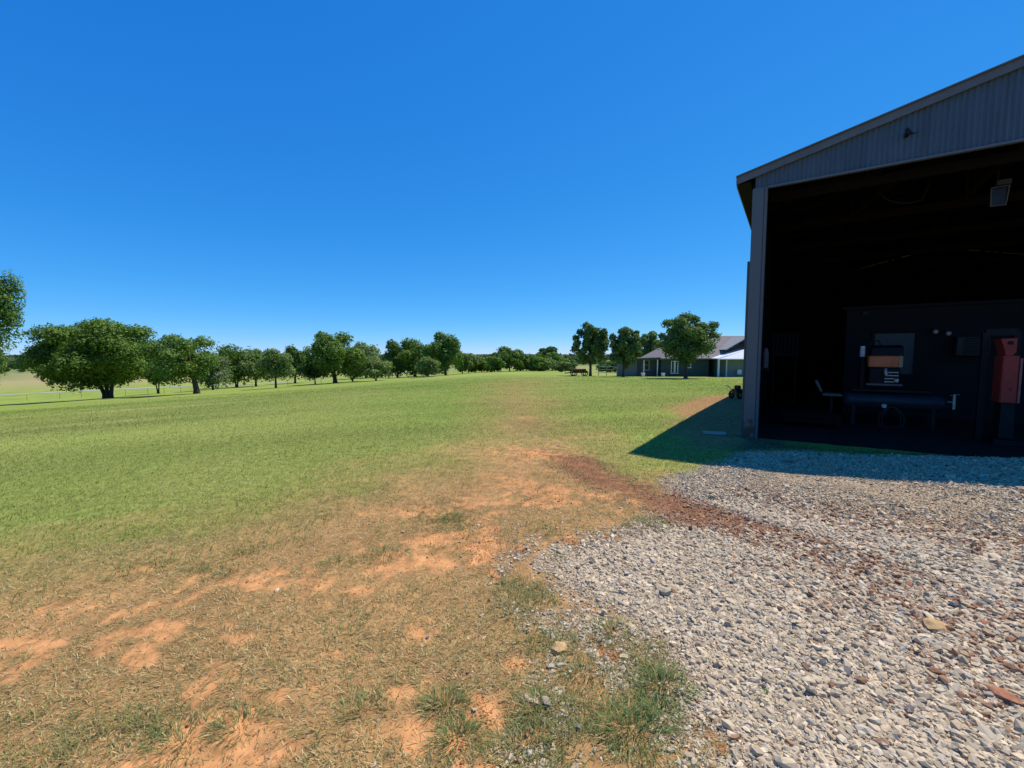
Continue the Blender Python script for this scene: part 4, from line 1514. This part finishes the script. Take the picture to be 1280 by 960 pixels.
# main roof: hipped over the body, long ridge to the right
ex0, ex1, rx0, rz_ = X(824), X(962), X(866), Z(418.5)
ev = wz - .02
RV = [(ex0, -.6, ev), (ex1, -.6, ev), (ex1, 8.6, ev), (ex0, 8.6, ev), (rx0, 4.0, rz_), (ex1, 4.0, rz_)]
RB = [(a, b, c - .15) for a, b, c in RV[:4]]
mb = MB()
mb.add(RV + RB, [(0, 1, 5, 4), (2, 3, 4, 5), (3, 0, 4), (1, 2, 5), (0, 6, 7, 1), (2, 8, 9, 3), (0, 3, 9, 6), (1, 7, 8, 2), (6, 9, 8, 7)])
rf = mb.build('roof', M_SHNG, HS)
MB().tube([(X(906), 4.0, rz_ - .3), (X(906), 4.0, Z(413.5))], .14, 8).build('vent_pipe', M_BLK, rf)
# cross gable in lighter grey on the right
g0, g1, gp_ = X(903), X(958), X(931)
mb = MB()
zt_ = Z(420.5)
mb.add([(g0, -.75, Z(437)), (gp_, -.75, zt_), (gp_, 4.1, zt_), (g0, 4.1, Z(437)), (g1, -.75, Z(437)), (g1, 4.1, Z(437)),
        (g0, -.75, Z(438.2)), (gp_, -.75, zt_ - .14), (g1, -.75, Z(438.2))],
       [(0, 1, 2, 3), (1, 4, 5, 2), (6, 7, 1, 0), (7, 8, 4, 1)])
mb.build('cross_gable', M_SHNG2, rf)
# front right wing with white metal roof
wy0, wy1 = -2.4, 2.38
MB().box(((X(896) + X(955)) / 2, 0.0, Z(448.5) / 2 - .2), (X(955) - X(896), 4.6, Z(448.5) + .4)).build('wing_wall', M_HW2, HS)
mb = MB()
mb.prism([(X(886), Z(447.6)), (X(925), Z(436.2)), (X(964), Z(447.6)), (X(964), Z(448.6)), (X(886), Z(448.6))], 'y', -2.35, 2.38)
wr = mb.build('wing_roof', M_WMR, HS)
# sloped front plane of the metal roof (porch hood)
mb = MB()
mb.add([(X(885), -3.4, Z(448.0)), (X(965), -3.4, Z(448.0)), (X(925), -2.3, Z(436.0)), (X(885), -3.4, Z(449.0)), (X(965), -3.4, Z(449.0)), (X(886), -2.3, Z(449.0)), (X(964), -2.3, Z(449.0))],
       [(0, 1, 2), (3, 4, 1, 0), (3, 5, 6, 4), (0, 2, 5, 3), (1, 4, 6, 2)])
mb.build('hood_plane', M_WMR, wr)
MB().box((X(884.5), -3.0, Z(449) / 2 - .1), (.18, .18, Z(449) + .2)).build('porch_post', M_WTR, HS)
MB().box((X(897), -2.35, Z(449) / 2 - .1), (.10, .10, Z(449) + .2)).build('corner_trim', M_WTR, HS)
win(HS, 923, 929, 453, 469, -2.34)
MB().box((X(911.5), -2.55, Z(464)), (.50, .30, .62), bev=.04).build('meter_box', M_WTR, HS)

for k, (px, lab) in enumerate(((804, 'white flower pot standing by the left porch post of the house'), (829, 'white flower pot standing at the house wall right of the porch'))):
    p = at_depth(px, 55.8)
    o = MB().tube([(0, 0, 0), (0, 0, .05), (0, 0, .42), (0, 0, .48)], [.17, .2, .27, .28], 12).build('flower_pot', M_WTR)
    o.location = p
    tag(o, lab, 'flower pot', 'white pots in front of the house')

# ------------------------------------------------------------------ light, sky, camera
S = bpy.data.lights.new('sun', 'SUN')
S.energy = 5.0
S.angle = math.radians(.53)
S.color = (1.0, .93, .83)
so = bpy.data.objects.new('sun', S)
COL.objects.link(so)
so.rotation_euler = (math.pi / 2 - SUN_EL, 0, math.pi - SUN_AZ)
W_ = bpy.data.worlds.new('World')
sc.world = W_
W_.use_nodes = True
nt = W_.node_tree
bg = nt.nodes['Background']
sky = nt.nodes.new('ShaderNodeTexSky')
sky.sky_type = 'NISHITA'
sky.sun_disc = False
sky.sun_elevation = SUN_EL
sky.sun_rotation = SUN_AZ
sky.altitude = 2000
sky.air_density = 0.7
sky.dust_density = 0.0
sky.ozone_density = 6.0
# deep blue rendition of the clear sky: one power curve per channel
sep = nt.nodes.new('ShaderNodeSeparateColor')
com = nt.nodes.new('ShaderNodeCombineColor')
nt.links.new(sky.outputs['Color'], sep.inputs['Color'])
for ch, pw, k in (('Red', 1.45, 1.22), ('Green', .68, 1.005), ('Blue', .37, 1.28)):
    a = nt.nodes.new('ShaderNodeMath')
    a.operation = 'POWER'
    a.inputs[1].default_value = pw
    b = nt.nodes.new('ShaderNodeMath')
    b.operation = 'MULTIPLY'
    b.inputs[1].default_value = k * 10 / 10 ** pw
    nt.links.new(sep.outputs[ch], a.inputs[0])
    nt.links.new(a.outputs[0], b.inputs[0])
    nt.links.new(b.outputs[0], com.inputs[ch])
nt.links.new(com.outputs['Color'], bg.inputs['Color'])
bg.inputs["Strength"].default_value = 0.080

cd = bpy.data.cameras.new('camera')
cd.sensor_width = 36
cd.lens = 36 * FPX / 1280
cd.clip_start = .05
cd.clip_end = 9000
co = bpy.data.objects.new('camera', cd)
COL.objects.link(co)
co.location = (0, 0, EYE)
co.rotation_euler = (math.pi / 2 - PITCH, 0, 0)
sc.camera = co

sc.view_settings.view_transform = 'Standard'
sc.view_settings.look = 'None'
sc.view_settings.exposure = 0.2
sc.view_settings.gamma = 1.0
sc.cycles.use_adaptive_sampling = True
sc.cycles.max_bounces = 6
sc.cycles.diffuse_bounces = 3
sc.cycles.glossy_bounces = 3
sc.cycles.use_denoising = True
try:
    sc.cycles.denoiser = 'OPENIMAGEDENOISE'
except Exception:
    pass
